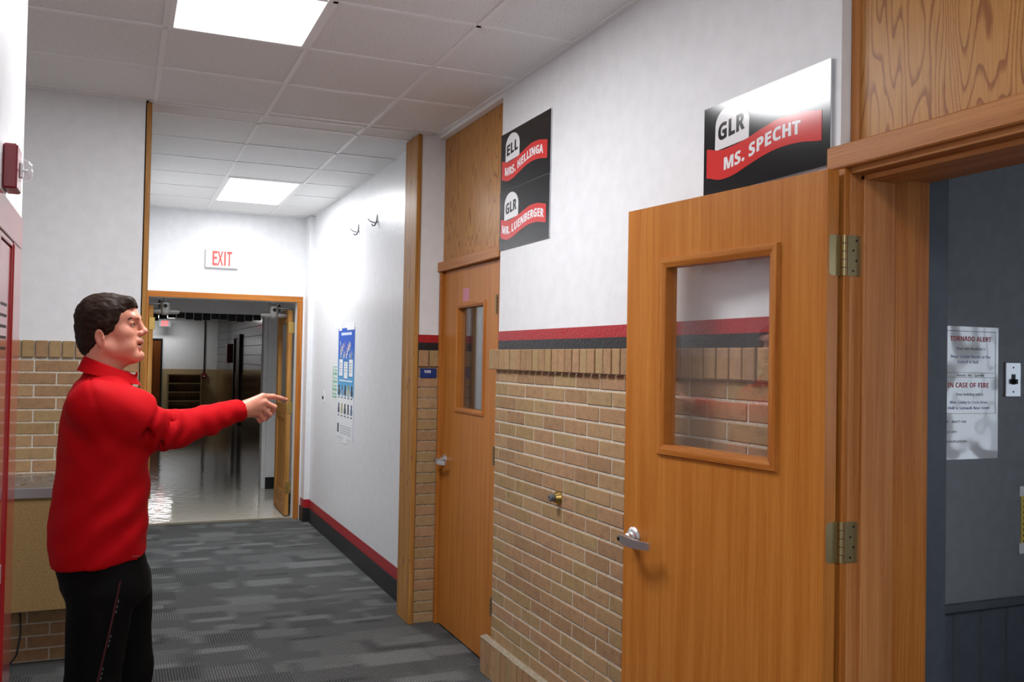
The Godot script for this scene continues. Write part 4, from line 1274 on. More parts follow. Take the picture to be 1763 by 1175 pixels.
func make_heater() -> void:
	var t := thing("heater_cabinet", "wall heater with dented metal top and woven tan front panel", "heater", Vector3(-0.55, 0, -5.45))
	obj("front_panel", box(Vector3(-0.7, 0.325, 0.12), Vector3(0.55, 0.905, 0.135), 0.002), M.fabric_panel, t)
	obj("lip", box(Vector3(-0.7, 0.903, 0.115), Vector3(0.56, 0.958, 0.150), 0.004), M.tin, t)
	var st := begin()
	var nn := noise(6.0, 2, 9)
	var nx := 40
	var nz := 8
	for i in nx:
		for j in nz:
			var p := []
			for q: Vector2i in [Vector2i(0, 0), Vector2i(1, 0), Vector2i(1, 1), Vector2i(0, 1)]:
				var x := lerpf(-0.7, 0.56, float(i + q.x) / nx)
				var z := lerpf(-0.098, 0.118, float(j + q.y) / nz)
				var inner := sin(PI * float(j + q.y) / nz)
				p.append(Vector3(x, lerpf(0.998, 0.957, (z + 0.098) / 0.216) + 0.030 * inner * nn.get_noise_2d(x, z * 1.6), z))
			var n: Vector3 = (p[3] - p[0]).cross(p[1] - p[0]).normalized()
			if n.y < 0:
				n = -n
			quad(st, p[0], p[1], p[2], p[3], n)
	obj("top_sheet", st.commit(), M.tin, t)
	obj("casing", boxes([[Vector3(-0.69, 0.34, -0.095), Vector3(0.55, 0.9, 0.118)]]), M.dark_metal, t)
	obj("leg", box(Vector3(0.5, 0, 0.0), Vector3(0.53, 0.34, 0.03), 0.002), M.dark_metal, t)
	obj("leg", box(Vector3(-0.66, 0, 0.0), Vector3(-0.63, 0.34, 0.03), 0.002), M.dark_metal, t)
	var c := thing("power_cord", "thin black cord hanging under the heater", "cord", Vector3(-0.47, 0.012, -5.36))
	obj("cord", tube([Vector3(0.03, 0.30, 0), Vector3(0.036, 0.2, 0.01), Vector3(0.02, 0.09, 0.02), Vector3(-0.03, 0.02, 0.03), Vector3(-0.1, 0.0, 0.03), Vector3(-0.3, 0.0, 0.02)], [0.005, 0.005, 0.005, 0.005, 0.005, 0.005], 8), M.black_rubber, c)


func make_corridor_things() -> void:
	# black fringed banner under the header
	var b := thing("fringe_banner", "black paper fringe with slits hanging under the corridor header", "banner", Vector3(0.2, 2.16, -11.99))
	obj("cord", tube([Vector3(0, 0.03, 0), Vector3(1.44, 0.03, 0)], [0.006, 0.006], 6), M.black_rubber, b)
	for k in 14:
		var w := 0.094
		var x := 0.02 + 0.101 * k
		var drop := 0.075 + 0.012 * sin(k * 1.3) + (0.02 if k < 2 else 0.0)
		obj("flap", box(Vector3(x, -drop, -0.002), Vector3(x + w, 0.03, 0.002)), M.black_rubber, b, Vector3.ZERO, Basis(Vector3.UP, rng.randf_range(-0.02, 0.02)))
	# shelf at the end
	var s := thing("bookcase", "low empty wooden bookcase against the far corridor wall", "bookcase", Vector3(1.246, 0, -27.98))
	obj("side", box(Vector3(0, 0, 0), Vector3(0.03, 1.08, 0.3)), M.shelf_wood, s)
	obj("side", box(Vector3(0.88, 0, 0), Vector3(0.91, 1.08, 0.3)), M.shelf_wood, s)
	obj("back_panel", box(Vector3(0.03, 0, 0), Vector3(0.88, 1.08, 0.01)), M.shelf_wood, s)
	for k in 5:
		obj("shelf", box(Vector3(0.03, 0.06 + 0.249 * k, 0.01), Vector3(0.88, 0.084 + 0.249 * k, 0.3), 0.0, 0), M.shelf_wood, s)
	var d := thing("door_5", "distant brown wooden door at the corridor end", "door", Vector3(0.20, 0, -27.98), 0, "", "structure")
	obj("leaf", box(Vector3(0.04, 0.01, 0), Vector3(0.85, 2.03, 0.03)), M.dark_wood, d)
	obj("frame", boxes([[Vector3(0.0, 0, 0), Vector3(0.04, 2.08, 0.05)], [Vector3(0.85, 0, 0), Vector3(0.90, 2.08, 0.05)], [Vector3(0.04, 2.03, 0), Vector3(0.85, 2.08, 0.05)]]), M.dark_metal, d)
	obj("knob", lathe([Vector2(0.012, 0), Vector2(0.012, 0.03), Vector2(0.028, 0.04), Vector2(0.028, 0.06), Vector2(0, 0.065)], 14), M.brass, d, Vector3(0.12, 1.0, 0.03), Basis(Vector3.RIGHT, PI / 2))
	var f := thing("door_6", "dark doorway in the glazed block wall of the corridor", "door", Vector3(2.588, 0, -23.4), 0, "", "structure")
	obj("leaf", box(Vector3(-0.01, 0.01, 0.12), Vector3(0.0, 2.05, 1.10)), M.dark_wood, f)
	obj("frame", boxes([[Vector3(-0.05, 0, 0), Vector3(0.0, 2.14, 0.12)], [Vector3(-0.05, 0, 1.1), Vector3(0.0, 2.14, 1.22)], [Vector3(-0.05, 2.05, 0.12), Vector3(0.0, 2.14, 1.1)]]), M.black_base, f)
	obj("pull_plate", box(Vector3(-0.014, 0.9, 0.2), Vector3(-0.01, 1.25, 0.3)), M.steel, f)
	var e := thing("extinguisher_cabinet", "dark red cabinet on the glazed block wall", "cabinet", Vector3(2.588, 1.45, -24.6))
	obj("body", box(Vector3(-0.1, 0, 0), Vector3(0, 0.48, 0.4), 0.004), M.alarm_red, e)
	obj("door", box(Vector3(-0.11, 0.03, 0.03), Vector3(-0.1, 0.45, 0.37), 0.002), M.alarm_red, e)
	var c := thing("conduit", "thin vertical conduit on the distant corridor wall", "pipe", Vector3(2.235, 1.10, -27.98))
	obj("pipe", tube([Vector3(0, 0, 0), Vector3(0, 1.94, 0)], [0.016, 0.016], 8), M.dark_metal, c)
	var p := thing("pull_station", "small red fire alarm pull box under the conduit", "alarm", Vector3(2.235, 1.03, -27.97))
	obj("box", box(Vector3(-0.06, -0.07, -0.02), Vector3(0.06, 0.08, 0.05), 0.004), M.alarm_red, p)
	obj("pull_handle", box(Vector3(-0.035, -0.02, 0.05), Vector3(0.035, 0.0, 0.065), 0.002), M.white_print, p)
	exit_sign(Vector3(1.13, 2.50, -27.6), 0.0, "distant glowing red exit sign at the corridor end", 0.55)


# ------------------------------------------------------------ distance fields for the person
var F: PackedFloat32Array
var Flo := Vector3.ZERO
var Fc := 0.01
var Fn := Vector3i.ZERO


func f_begin(lo: Vector3, hi: Vector3, cell: float) -> void:
	Flo = lo
	Fc = cell
	Fn = Vector3i(((hi - lo) / cell).ceil()) + Vector3i.ONE
	F = PackedFloat32Array()
	F.resize(Fn.x * Fn.y * Fn.z)
	F.fill(1.0)


func f_range(lo: Vector3, hi: Vector3) -> Array:
	var a := Vector3i(((lo - Flo) / Fc).floor()).clamp(Vector3i.ZERO, Fn - Vector3i.ONE)
	var b := Vector3i(((hi - Flo) / Fc).ceil()).clamp(Vector3i.ZERO, Fn - Vector3i.ONE)
	return [a, b]


# tapered capsule, joined with blending width k
func f_cap(a: Vector3, b: Vector3, ra: float, rb: float, k := 0.01) -> void:
	var r := maxf(ra, rb) + k + Fc * 3.0
	var e := f_range(a.min(b) - Vector3.ONE * r, a.max(b) + Vector3.ONE * r)
	var lo: Vector3i = e[0]
	var hi: Vector3i = e[1]
	var ab := b - a
	var l2 := maxf(ab.length_squared(), 0.0000001)
	for z in range(lo.z, hi.z + 1):
		for y in range(lo.y, hi.y + 1):
			var at := (z * Fn.y + y) * Fn.x
			var p := Vector3(Flo.x + lo.x * Fc, Flo.y + y * Fc, Flo.z + z * Fc)
			for x in range(lo.x, hi.x + 1):
				var t := clampf((p - a).dot(ab) / l2, 0.0, 1.0)
				var d := (p - a - ab * t).length() - lerpf(ra, rb, t)
				var o := F[at + x]
				if d - o < k:
					var h := maxf(k - absf(d - o), 0.0) / k
					F[at + x] = minf(d, o) - h * h * k * 0.25
				p.x += Fc


# ellipsoid turned by a basis; cut = carve it away
func f_ell(c: Vector3, r: Vector3, basis := Basis.IDENTITY, k := 0.01, cut := false) -> void:
	var m := maxf(r.x, maxf(r.y, r.z)) + k + Fc * 3.0
	var e := f_range(c - Vector3.ONE * m, c + Vector3.ONE * m)
	var lo: Vector3i = e[0]
	var hi: Vector3i = e[1]
	var inv := basis.transposed()
	for z in range(lo.z, hi.z + 1):
		for y in range(lo.y, hi.y + 1):
			var at := (z * Fn.y + y) * Fn.x
			for x in range(lo.x, hi.x + 1):
				var q := inv * (Vector3(Flo.x + x * Fc, Flo.y + y * Fc, Flo.z + z * Fc) - c)
				var k0 := (q / r).length()
				var k1 := (q / (r * r)).length()
				var d := k0 * (k0 - 1.0) / maxf(k1, 0.00001) if k0 > 0.0001 else -minf(r.x, minf(r.y, r.z))
				var o := F[at + x]
				if cut:
					d = -d
					if o - d < k:
						var h := maxf(k - absf(d - o), 0.0) / k
						F[at + x] = maxf(d, o) + h * h * k * 0.25
				elif d - o < k:
					var h := maxf(k - absf(d - o), 0.0) / k
					F[at + x] = minf(d, o) - h * h * k * 0.25


# stacked ellipses: rows of [y, cx, cz, a, b], top to bottom
func f_loft(rows: Array, k := 0.02) -> void:
	for y in Fn.y:
		var py := Flo.y + y * Fc
		var i := 0
		while i < rows.size() - 2 and py < rows[i + 1][0]:
			i += 1
		var t := clampf((rows[i][0] - py) / (rows[i][0] - rows[i + 1][0]), 0.0, 1.0)
		t = t * t * (3.0 - 2.0 * t) * 0.5 + t * 0.5
		var cx := lerpf(rows[i][1], rows[i + 1][1], t)
		var cz := lerpf(rows[i][2], rows[i + 1][2], t)
		var a := lerpf(rows[i][3], rows[i + 1][3], t)
		var b := lerpf(rows[i][4], rows[i + 1][4], t)
		var over := maxf(py - rows[0][0], rows[-1][0] - py)
		if over > 0.08:
			continue
		for z in Fn.z:
			var dz := Flo.z + z * Fc - cz
			var at := (z * Fn.y + y) * Fn.x
			for x in Fn.x:
				var dx := Flo.x + x * Fc - cx
				var k0 := sqrt(dx * dx / (a * a) + dz * dz / (b * b))
				var k1 := sqrt(dx * dx / (a * a * a * a) + dz * dz / (b * b * b * b))
				var d := k0 * (k0 - 1.0) / maxf(k1, 0.00001) if k0 > 0.0001 else -minf(a, b)
				d = maxf(d, over)
				var o := F[at + x]
				if d - o < k:
					var h := maxf(k - absf(d - o), 0.0) / k
					F[at + x] = minf(d, o) - h * h * k * 0.25


# push the surface by how(point) where it is near
func f_push(band: float, how: Callable) -> void:
	for z in Fn.z:
		for y in Fn.y:
			var at := (z * Fn.y + y) * Fn.x
			for x in Fn.x:
				if absf(F[at + x]) < band:
					F[at + x] += how.call(Vector3(Flo.x + x * Fc, Flo.y + y * Fc, Flo.z + z * Fc))


func f_at(i: int, j: int, k: int) -> float:
	return F[(clampi(k, 0, Fn.z - 1) * Fn.y + clampi(j, 0, Fn.y - 1)) * Fn.x + clampi(i, 0, Fn.x - 1)]


# surface nets; adds to arrays [vertices, normals, indices]
func f_net(out: Array) -> void:
	var vs: PackedVector3Array = out[0]
	var ns: PackedVector3Array = out[1]
	var ids: PackedInt32Array = out[2]
	var nx := Fn.x
	var nxy := Fn.x * Fn.y
	var index := {}
	var reach := Fc * 2.2
	for z in Fn.z - 1:
		for y in Fn.y - 1:
			var row := z * nxy + y * nx
			for x in Fn.x - 1:
				var g := row + x
				var f0 := F[g]
				if absf(f0) > reach:
					continue
				var f := [f0, F[g + 1], F[g + nx], F[g + nx + 1], F[g + nxy], F[g + nxy + 1], F[g + nxy + nx], F[g + nxy + nx + 1]]
				var inside := 0
				for v: float in f:
					if v < 0.0:
						inside += 1
				if inside == 0 or inside == 8:
					continue
				var sum := Vector3.ZERO
				var count := 0
				for e: Array in EDGES:
					var a: float = f[e[0]]
					var b: float = f[e[1]]
					if (a < 0.0) != (b < 0.0):
						sum += (CORNERS[e[0]] as Vector3).lerp(CORNERS[e[1]], a / (a - b))
						count += 1
				var p := sum / count
				index[g] = vs.size()
				vs.append(Flo + (Vector3(x, y, z) + p) * Fc)
				var n := Vector3((f[1] + f[3] + f[5] + f[7]) - (f[0] + f[2] + f[4] + f[6]), (f[2] + f[3] + f[6] + f[7]) - (f[0] + f[1] + f[4] + f[5]), (f[4] + f[5] + f[6] + f[7]) - (f[0] + f[1] + f[2] + f[3]))
				n += 0.5 * Vector3(f_at(x + 2, y, z) - f_at(x - 1, y, z), f_at(x, y + 2, z) - f_at(x, y - 1, z), f_at(x, y, z + 2) - f_at(x, y, z - 1))
				ns.append(n.normalized())
	for g: int in index:
		var x := g % nx
		var y := (g / nx) % Fn.y
		var z := g / nxy
		for ax in 3:
			var step: int = [1, nx, nxy][ax]
			var u: int = [nx, nxy, 1][ax]
			var v: int = [nxy, 1, nx][ax]
			var ok: bool = [y > 0 and z > 0, z > 0 and x > 0, x > 0 and y > 0][ax]
			if not ok:
				continue
			var a := F[g]
			var b := F[g + step]
			if (a < 0.0) == (b < 0.0):
				continue
			if not (index.has(g - u) and index.has(g - v) and index.has(g - u - v)):
				continue
			var q := [index[g], index[g - u], index[g - u - v], index[g - v]]
			if a < 0.0:
				ids.append_array([q[0], q[2], q[1], q[0], q[3], q[2]])
			else:
				ids.append_array([q[0], q[1], q[2], q[0], q[2], q[3]])
	out[0] = vs
	out[1] = ns
	out[2] = ids


const CORNERS := [Vector3(0, 0, 0), Vector3(1, 0, 0), Vector3(0, 1, 0), Vector3(1, 1, 0), Vector3(0, 0, 1), Vector3(1, 0, 1), Vector3(0, 1, 1), Vector3(1, 1, 1)]
const EDGES := [[0, 1], [2, 3], [4, 5], [6, 7], [0, 2], [1, 3], [4, 6], [5, 7], [0, 4], [1, 5], [2, 6], [3, 7]]


func net_mesh(out: Array) -> ArrayMesh:
	var arrays := []
	arrays.resize(Mesh.ARRAY_MAX)
	arrays[Mesh.ARRAY_VERTEX] = out[0]
	arrays[Mesh.ARRAY_NORMAL] = out[1]
	arrays[Mesh.ARRAY_INDEX] = out[2]
	var m := ArrayMesh.new()
	m.add_surface_from_arrays(Mesh.PRIMITIVE_TRIANGLES, arrays)
	return m


# ------------------------------------------------------------ the person; all points relative to the spot he stands on
const STAND := Vector3(-0.03, 0.0, -3.59)


func w2p(x: float, y: float, z: float) -> Vector3:
	return Vector3(x, y, z) - STAND


func make_person() -> void:
	var t := thing("person", "man in red pullover and black track pants pointing down the hall", "person", STAND)
	var body := [PackedVector3Array(), PackedVector3Array(), PackedInt32Array()]
	var zc := -3.59
	# --- head frame: forward f, up u, side s (towards his right, the camera)
	var psi := 0.24
	var tilt := 0.03
	var up := Vector3.UP
	var fw := Vector3(cos(psi), 0, sin(psi))
	var sd := Vector3(-sin(psi), 0, cos(psi))
	var hb := Basis(fw, up, sd) * Basis(Vector3.BACK, tilt)
	var ho := w2p(-0.045, 1.745, zc)
	var hp := func(f: float, u: float, s: float) -> Vector3: return ho + hb * Vector3(f, u, s)

	# trunk, legs and left arm under the clothes
	f_begin(w2p(-0.36, 0.02, -4.02), w2p(0.48, 1.62, -3.24), 0.014)
	f_loft([[1.56, -0.05, zc, 0.06, 0.065], [1.50, -0.058, zc, 0.085, 0.15], [1.42, -0.055, zc, 0.105, 0.17], [1.25, -0.045, zc, 0.125, 0.16], [1.05, -0.05, zc, 0.13, 0.16], [0.88, -0.035, zc, 0.12, 0.15]].map(func(r): return [r[0], r[1] - STAND.x, r[2] - STAND.z, r[3], r[4]]), 0.03)
	f_cap(w2p(-0.045, 0.86, -3.50), w2p(-0.065, 0.5, -3.48), 0.08, 0.055, 0.03)
	f_cap(w2p(-0.065, 0.5, -3.48), w2p(-0.13, 0.09, -3.46), 0.052, 0.036, 0.02)
	f_cap(w2p(0.01, 0.86, -3.68), w2p(0.045, 0.5, -3.69), 0.08, 0.055, 0.03)
	f_cap(w2p(0.045, 0.5, -3.69), w2p(0.05, 0.09, -3.70), 0.052, 0.036, 0.02)
	f_cap(w2p(-0.07, 1.48, -3.42), w2p(0.155, 1.385, -3.55), 0.055, 0.042, 0.03)
	f_cap(w2p(0.155, 1.385, -3.55), w2p(0.44, 1.443, -3.725), 0.042, 0.03, 0.02)
	f_cap(w2p(-0.06, 1.47, -3.76), w2p(-0.06, 1.17, -3.83), 0.055, 0.042, 0.03)
	f_cap(w2p(-0.06, 1.17, -3.83), w2p(0.0, 0.94, -3.80), 0.042, 0.028, 0.02)
	f_net(body)

	# --- head and neck
	f_begin(ho + Vector3(-0.135, -0.20, -0.115), ho + Vector3(0.165, 0.135, 0.115), 0.0036)
	f_cap(w2p(-0.052, 1.70, zc), w2p(-0.060, 1.53, zc), 0.056, 0.066, 0.02)
	f_ell(hp.call(-0.006, 0.032, 0), Vector3(0.092, 0.082, 0.072), hb, 0.02)
	f_ell(hp.call(0.042, 0.046, 0), Vector3(0.060, 0.050, 0.060), hb, 0.03)
	f_ell(hp.call(0.050, -0.035, 0), Vector3(0.058, 0.075, 0.056), hb, 0.03)
	for s: float in [-1.0, 1.0]:
		f_cap(hp.call(0.012, -0.070, 0.052 * s), hp.call(0.095, -0.102, 0.020 * s), 0.020, 0.019, 0.03)
		f_ell(hp.call(0.070, -0.020, 0.042 * s), Vector3(0.026, 0.024, 0.020), hb, 0.02)
		f_ell(hp.call(0.072, -0.065, 0.034 * s), Vector3(0.030, 0.030, 0.024), hb, 0.02)
	f_ell(hp.call(0.104, -0.098, 0), Vector3(0.019, 0.018, 0.022), hb, 0.02)
	f_cap(hp.call(0.075, -0.108, 0), hp.call(0.005, -0.135, 0), 0.017, 0.032, 0.025)
	f_cap(hp.call(0.097, 0.036, -0.032), hp.call(0.097, 0.036, 0.032), 0.012, 0.012, 0.02)
	for s: float in [-1.0, 1.0]:
		f_ell(hp.call(0.112, 0.013, 0.034 * s), Vector3(0.017, 0.011, 0.019), hb, 0.012, true)
	f_cap(hp.call(0.105, 0.026, 0), hp.call(0.124, -0.010, 0), 0.0085, 0.0105, 0.012)
	f_ell(hp.call(0.127, -0.013, 0), Vector3(0.011, 0.0105, 0.011), hb, 0.008)
	for s: float in [-1.0, 1.0]:
		f_ell(hp.call(0.114, -0.020, 0.0115 * s), Vector3(0.0125, 0.0085, 0.0075), hb, 0.007)
	f_cap(hp.call(0.110, -0.046, -0.016), hp.call(0.110, -0.046, 0.016), 0.0085, 0.0085, 0.014)
	f_cap(hp.call(0.113, -0.050, -0.010), hp.call(0.113, -0.050, 0.010), 0.0075, 0.0075, 0.008)
	f_cap(hp.call(0.109, -0.069, -0.011), hp.call(0.109, -0.069, 0.011), 0.0080, 0.0080, 0.008)
	f_ell(hp.call(0.121, -0.0595, 0), Vector3(0.020, 0.0048, 0.022), hb, 0.004, true)
	f_ell(hp.call(0.112, -0.083, 0), Vector3(0.012, 0.005, 0.016), hb, 0.008, true)
	for s: float in [-1.0, 1.0]:
		# eyelids round the eyeball
		f_ell(hp.call(0.0885, 0.0155, 0.033 * s), Vector3(0.0145, 0.0125, 0.0165), hb, 0.004)
		f_ell(hp.call(0.103, 0.0115, 0.034 * s), Vector3(0.010, 0.0040, 0.0105), hb, 0.002, true)
		# ears
		var eb := hb * Basis(Vector3.BACK, 0.18) * Basis(Vector3.UP, -0.35 * s)
		f_ell(hp.call(-0.006, -0.036, 0.074 * s), Vector3(0.0185, 0.031, 0.0085), eb, 0.008)
		f_ell(hp.call(-0.002, -0.062, 0.071 * s), Vector3(0.010, 0.010, 0.007), eb, 0.006)
		f_ell(hp.call(-0.003, -0.034, 0.083 * s), Vector3(0.0115, 0.021, 0.0062), eb, 0.004, true)
		f_ell(hp.call(0.006, -0.040, 0.078 * s), Vector3(0.005, 0.008, 0.006), eb, 0.003)
	f_net(body)

	# --- pointing right hand
	f_begin(w2p(0.40, 1.37, -3.85), w2p(0.67, 1.54, -3.68), 0.0031)
	var wr := w2p(0.452, 1.447, -3.728)
	f_cap(w2p(0.40, 1.437, -3.70), wr, 0.030, 0.027, 0.01)
	var mc := [w2p(0.524, 1.494, -3.752), w2p(0.530, 1.472, -3.744), w2p(0.524, 1.449, -3.746), w2p(0.512, 1.428, -3.754)]
	for k in 4:
		f_cap(wr + Vector3(0, 0.012 - 0.008 * k, 0), mc[k], 0.021, [0.0145, 0.0140, 0.0130, 0.0120][k], 0.012)
	f_cap(wr + Vector3(0.01, -0.012, -0.012), w2p(0.505, 1.43, -3.772), 0.020, 0.015, 0.012)
	f_cap(wr + Vector3(0.01, 0.012, -0.014), w2p(0.512, 1.478, -3.770), 0.018, 0.013, 0.012)
	# index, straight out
	f_cap(mc[0], w2p(0.567, 1.494, -3.770), 0.0128, 0.0105, 0.006)
	f_cap(w2p(0.567, 1.494, -3.770), w2p(0.597, 1.487, -3.782), 0.0102, 0.0088, 0.004)
	f_cap(w2p(0.597, 1.487, -3.782), w2p(0.622, 1.480, -3.791), 0.0088, 0.0072, 0.004)
	# the others curl under
	f_cap(mc[1], w2p(0.570, 1.452, -3.752), 0.0125, 0.0112, 0.005)
	f_cap(w2p(0.570, 1.452, -3.752), w2p(0.564, 1.428, -3.772), 0.0108, 0.0096, 0.003)
	f_cap(w2p(0.564, 1.428, -3.772), w2p(0.538, 1.440, -3.780), 0.0096, 0.0086, 0.003)
	f_cap(mc[2], w2p(0.553, 1.424, -3.752), 0.0118, 0.0106, 0.005)
	f_cap(w2p(0.553, 1.424, -3.752), w2p(0.542, 1.406, -3.772), 0.0102, 0.0090, 0.003)
	f_cap(w2p(0.542, 1.406, -3.772), w2p(0.520, 1.426, -3.778), 0.0094, 0.0084, 0.003)
	f_cap(mc[3], w2p(0.530, 1.404, -3.757), 0.0106, 0.0094, 0.005)
	f_cap(w2p(0.530, 1.404, -3.757), w2p(0.518, 1.396, -3.770), 0.0092, 0.0084, 0.003)
	f_cap(w2p(0.518, 1.396, -3.770), w2p(0.503, 1.418, -3.772), 0.0086, 0.0080, 0.003)
	f_ell(w2p(0.500, 1.440, -3.766), Vector3(0.034, 0.030, 0.014), Basis.IDENTITY, 0.01)
	for k in 4:
		f_ell(mc[k] + Vector3(-0.002, 0.002, 0.007), Vector3(0.0085, 0.0075, 0.0065), Basis.IDENTITY, 0.004)
	# thumb on the far side, folded over the middle finger
	f_cap(w2p(0.470, 1.462, -3.752), w2p(0.508, 1.470, -3.788), 0.0165, 0.0125, 0.008)
	f_cap(w2p(0.508, 1.470, -3.788), w2p(0.540, 1.462, -3.798), 0.0118, 0.0105, 0.004)
	f_cap(w2p(0.540, 1.462, -3.798), w2p(0.562, 1.450, -3.796), 0.0102, 0.0085, 0.004)
	f_net(body)
	# --- left hand, hanging
	f_begin(w2p(-0.06, 0.74, -3.88), w2p(0.10, 0.97, -3.72), 0.0045)
	var lw := w2p(0.0, 0.93, -3.80)
	f_cap(w2p(-0.01, 0.96, -3.80), lw, 0.028, 0.025, 0.01)
	for k in 4:
		var kx := -0.018 + 0.019 * k
		var m := w2p(0.012 + kx, 0.85, -3.80)
		f_cap(lw, m, 0.021, 0.0125, 0.012)
		f_cap(m, m + Vector3(0.004, -0.04, 0.006), 0.0108, 0.0098, 0.004)
		f_cap(m + Vector3(0.004, -0.04, 0.006), m + Vector3(0.004, [-0.064, -0.072, -0.068, -0.056][k], 0.018), 0.0096, 0.008, 0.004)
	f_cap(lw + Vector3(0.02, -0.02, 0.01), w2p(0.06, 0.875, -3.785), 0.0145, 0.0115, 0.006)
	f_cap(w2p(0.06, 0.875, -3.785), w2p(0.068, 0.845, -3.778), 0.0110, 0.009, 0.004)
	f_net(body)
	var bo := obj("body", net_mesh(body), M.skin, t)

	# --- eyes, brows, mouth
	for s: float in [-1.0, 1.0]:
		var eye := obj("eye", lathe([Vector2(0, -0.0118), Vector2(0.0045, -0.0109), Vector2(0.0083, -0.0083), Vector2(0.0109, -0.0045), Vector2(0.0118, 0), Vector2(0.0109, 0.0045), Vector2(0.0083, 0.0083), Vector2(0.0045, 0.0109), Vector2(0, 0.0118)], 16), M.eye_white, bo, hp.call(0.0885, 0.0115, 0.033 * s), hb * Basis(Vector3.BACK, -PI / 2))
		obj("iris", lathe([Vector2(0.0058, 0.0100), Vector2(0.005, 0.0112), Vector2(0.003, 0.0120), Vector2(0, 0.0123)], 14), M.iris, bo, hp.call(0.0885, 0.0115, 0.033 * s), hb * Basis(Vector3.UP, -0.1) * Basis(Vector3.BACK, -PI / 2 + 0.06))
		obj("eyebrow", tube([hp.call(0.108, 0.030, 0.014 * s), hp.call(0.1065, 0.0345, 0.028 * s), hp.call(0.096, 0.0355, 0.042 * s), hp.call(0.082, 0.029, 0.052 * s)], [0.0030, 0.0042, 0.0036, 0.0018], 8), M.hair, bo)
	obj("mouth_inside", lathe([Vector2(0, -0.006), Vector2(0.014, -0.003), Vector2(0.016, 0), Vector2(0.014, 0.003), Vector2(0, 0.006)], 16), M.mouth, bo, hp.call(0.099, -0.0595, 0))
	obj("upper_lip", tube([hp.call(0.101, -0.057, -0.023), hp.call(0.114, -0.0535, -0.012), hp.call(0.1175, -0.0540, 0), hp.call(0.114, -0.0535, 0.012), hp.call(0.101, -0.057, 0.023)], [0.0018, 0.0042, 0.0048, 0.0042, 0.0018], 10), M.lip, bo)
	obj("lower_lip", tube([hp.call(0.101, -0.0605, -0.022), hp.call(0.110, -0.0660, -0.012), hp.call(0.1135, -0.0670, 0), hp.call(0.110, -0.0660, 0.012), hp.call(0.101, -0.0605, 0.022)], [0.0018, 0.0046, 0.0054, 0.0046, 0.0018], 10), M.lip, bo)
	var nail := lathe([Vector2(0, 0.002), Vector2(0.004, 0.0016), Vector2(0.0055, 0.0)], 12)
	obj("fingernail", nail, M.lip, bo, w2p(0.613, 1.489, -3.784), Basis(Vector3(0.92, -0.22, -0.33).normalized(), Vector3(0.2, 0.9, 0.4).normalized(), Vector3(0.92, -0.22, -0.33).cross(Vector3(0.2, 0.9, 0.4)).normalized()).orthonormalized())

	# --- hair: a cap over the skull with the face, ears and neck carved free
	f_begin(ho + Vector3(-0.135, -0.125, -0.115), ho + Vector3(0.135, 0.145, 0.115), 0.0034)
	f_ell(hp.call(-0.010, 0.034, 0), Vector3(0.100, 0.092, 0.0815), hb, 0.02)
	f_ell(hp.call(0.030, 0.068, 0), Vector3(0.074, 0.044, 0.062), hb, 0.03)
	f_ell(hp.call(-0.046, -0.035, 0), Vector3(0.058, 0.075, 0.064), hb, 0.03)
	f_cap(hp.call(0.070, 0.090, -0.030), hp.call(0.078, 0.092, 0.030), 0.017, 0.019, 0.02)
	for s: float in [-1.0, 1.0]:
		f_cap(hp.call(0.014, 0.02, 0.071 * s), hp.call(0.014, -0.018, 0.072 * s), 0.010, 0.006, 0.01)
		f_ell(hp.call(0.008, -0.052, 0.085 * s), Vector3(0.035, 0.040, 0.032), hb, 0.006, true)
	# face
	f_ell(hp.call(0.105, -0.020, 0), Vector3(0.074, 0.095, 0.110), hb, 0.006, true)
	f_ell(hp.call(0.058, -0.118, 0), Vector3(0.085, 0.092, 0.12), hb, 0.006, true)
	# nape
	f_ell(hp.call(-0.02, -0.165, 0), Vector3(0.14, 0.062, 0.12), hb, 0.006, true)
	var hn := noise(38.0, 2, 3)
	f_push(0.012, func(p: Vector3) -> float:
		var q: Vector3 = hb.transposed() * (p - ho)
		return 0.0042 * hn.get_noise_3d(q.x * 0.55 + q.y * 0.35, q.y * 0.8 - q.x * 0.2, q.z * 1.6))
	var hair := [PackedVector3Array(), PackedVector3Array(), PackedInt32Array()]
	f_net(hair)
	obj("hair", net_mesh(hair), M.hair, t)

	# --- pullover
	f_begin(w2p(-0.30, 0.87, -3.93), w2p(0.50, 1.66, -3.24), 0.0095)
	var rows := [[1.595, -0.042, zc, 0.074, 0.072], [1.570, -0.042, zc, 0.086, 0.096], [1.545, -0.057, zc, 0.094, 0.150], [1.505, -0.062, zc, 0.108, 0.182], [1.465, -0.060, zc, 0.121, 0.196], [1.385, -0.053, zc, 0.139, 0.195], [1.304, -0.045, zc, 0.150, 0.192], [1.224, -0.045, zc, 0.155, 0.190], [1.163, -0.048, zc, 0.158, 0.190], [1.103, -0.053, zc, 0.162, 0.192], [1.043, -0.056, zc, 0.164, 0.194], [0.982, -0.056, zc, 0.162, 0.193], [0.935, -0.053, zc, 0.158, 0.188], [0.90, -0.052, zc, 0.152, 0.183]]
	f_loft(rows.map(func(r): return [r[0], r[1] - STAND.x, r[2] - STAND.z, r[3], r[4]]), 0.02)
	f_cap(w2p(-0.075, 1.478, -3.425), w2p(0.04, 1.432, -3.49), 0.088, 0.092, 0.05)
	f_cap(w2p(0.04, 1.432, -3.49), w2p(0.140, 1.388, -3.55), 0.090, 0.074, 0.04)
	f_cap(w2p(0.140, 1.388, -3.55), w2p(0.20, 1.384, -3.585), 0.071, 0.066, 0.03)
	f_cap(w2p(0.20, 1.384, -3.585), w2p(0.315, 1.410, -3.655), 0.064, 0.057, 0.02)
	f_cap(w2p(0.315, 1.410, -3.655), w2p(0.437, 1.444, -3.722), 0.056, 0.0445, 0.02)
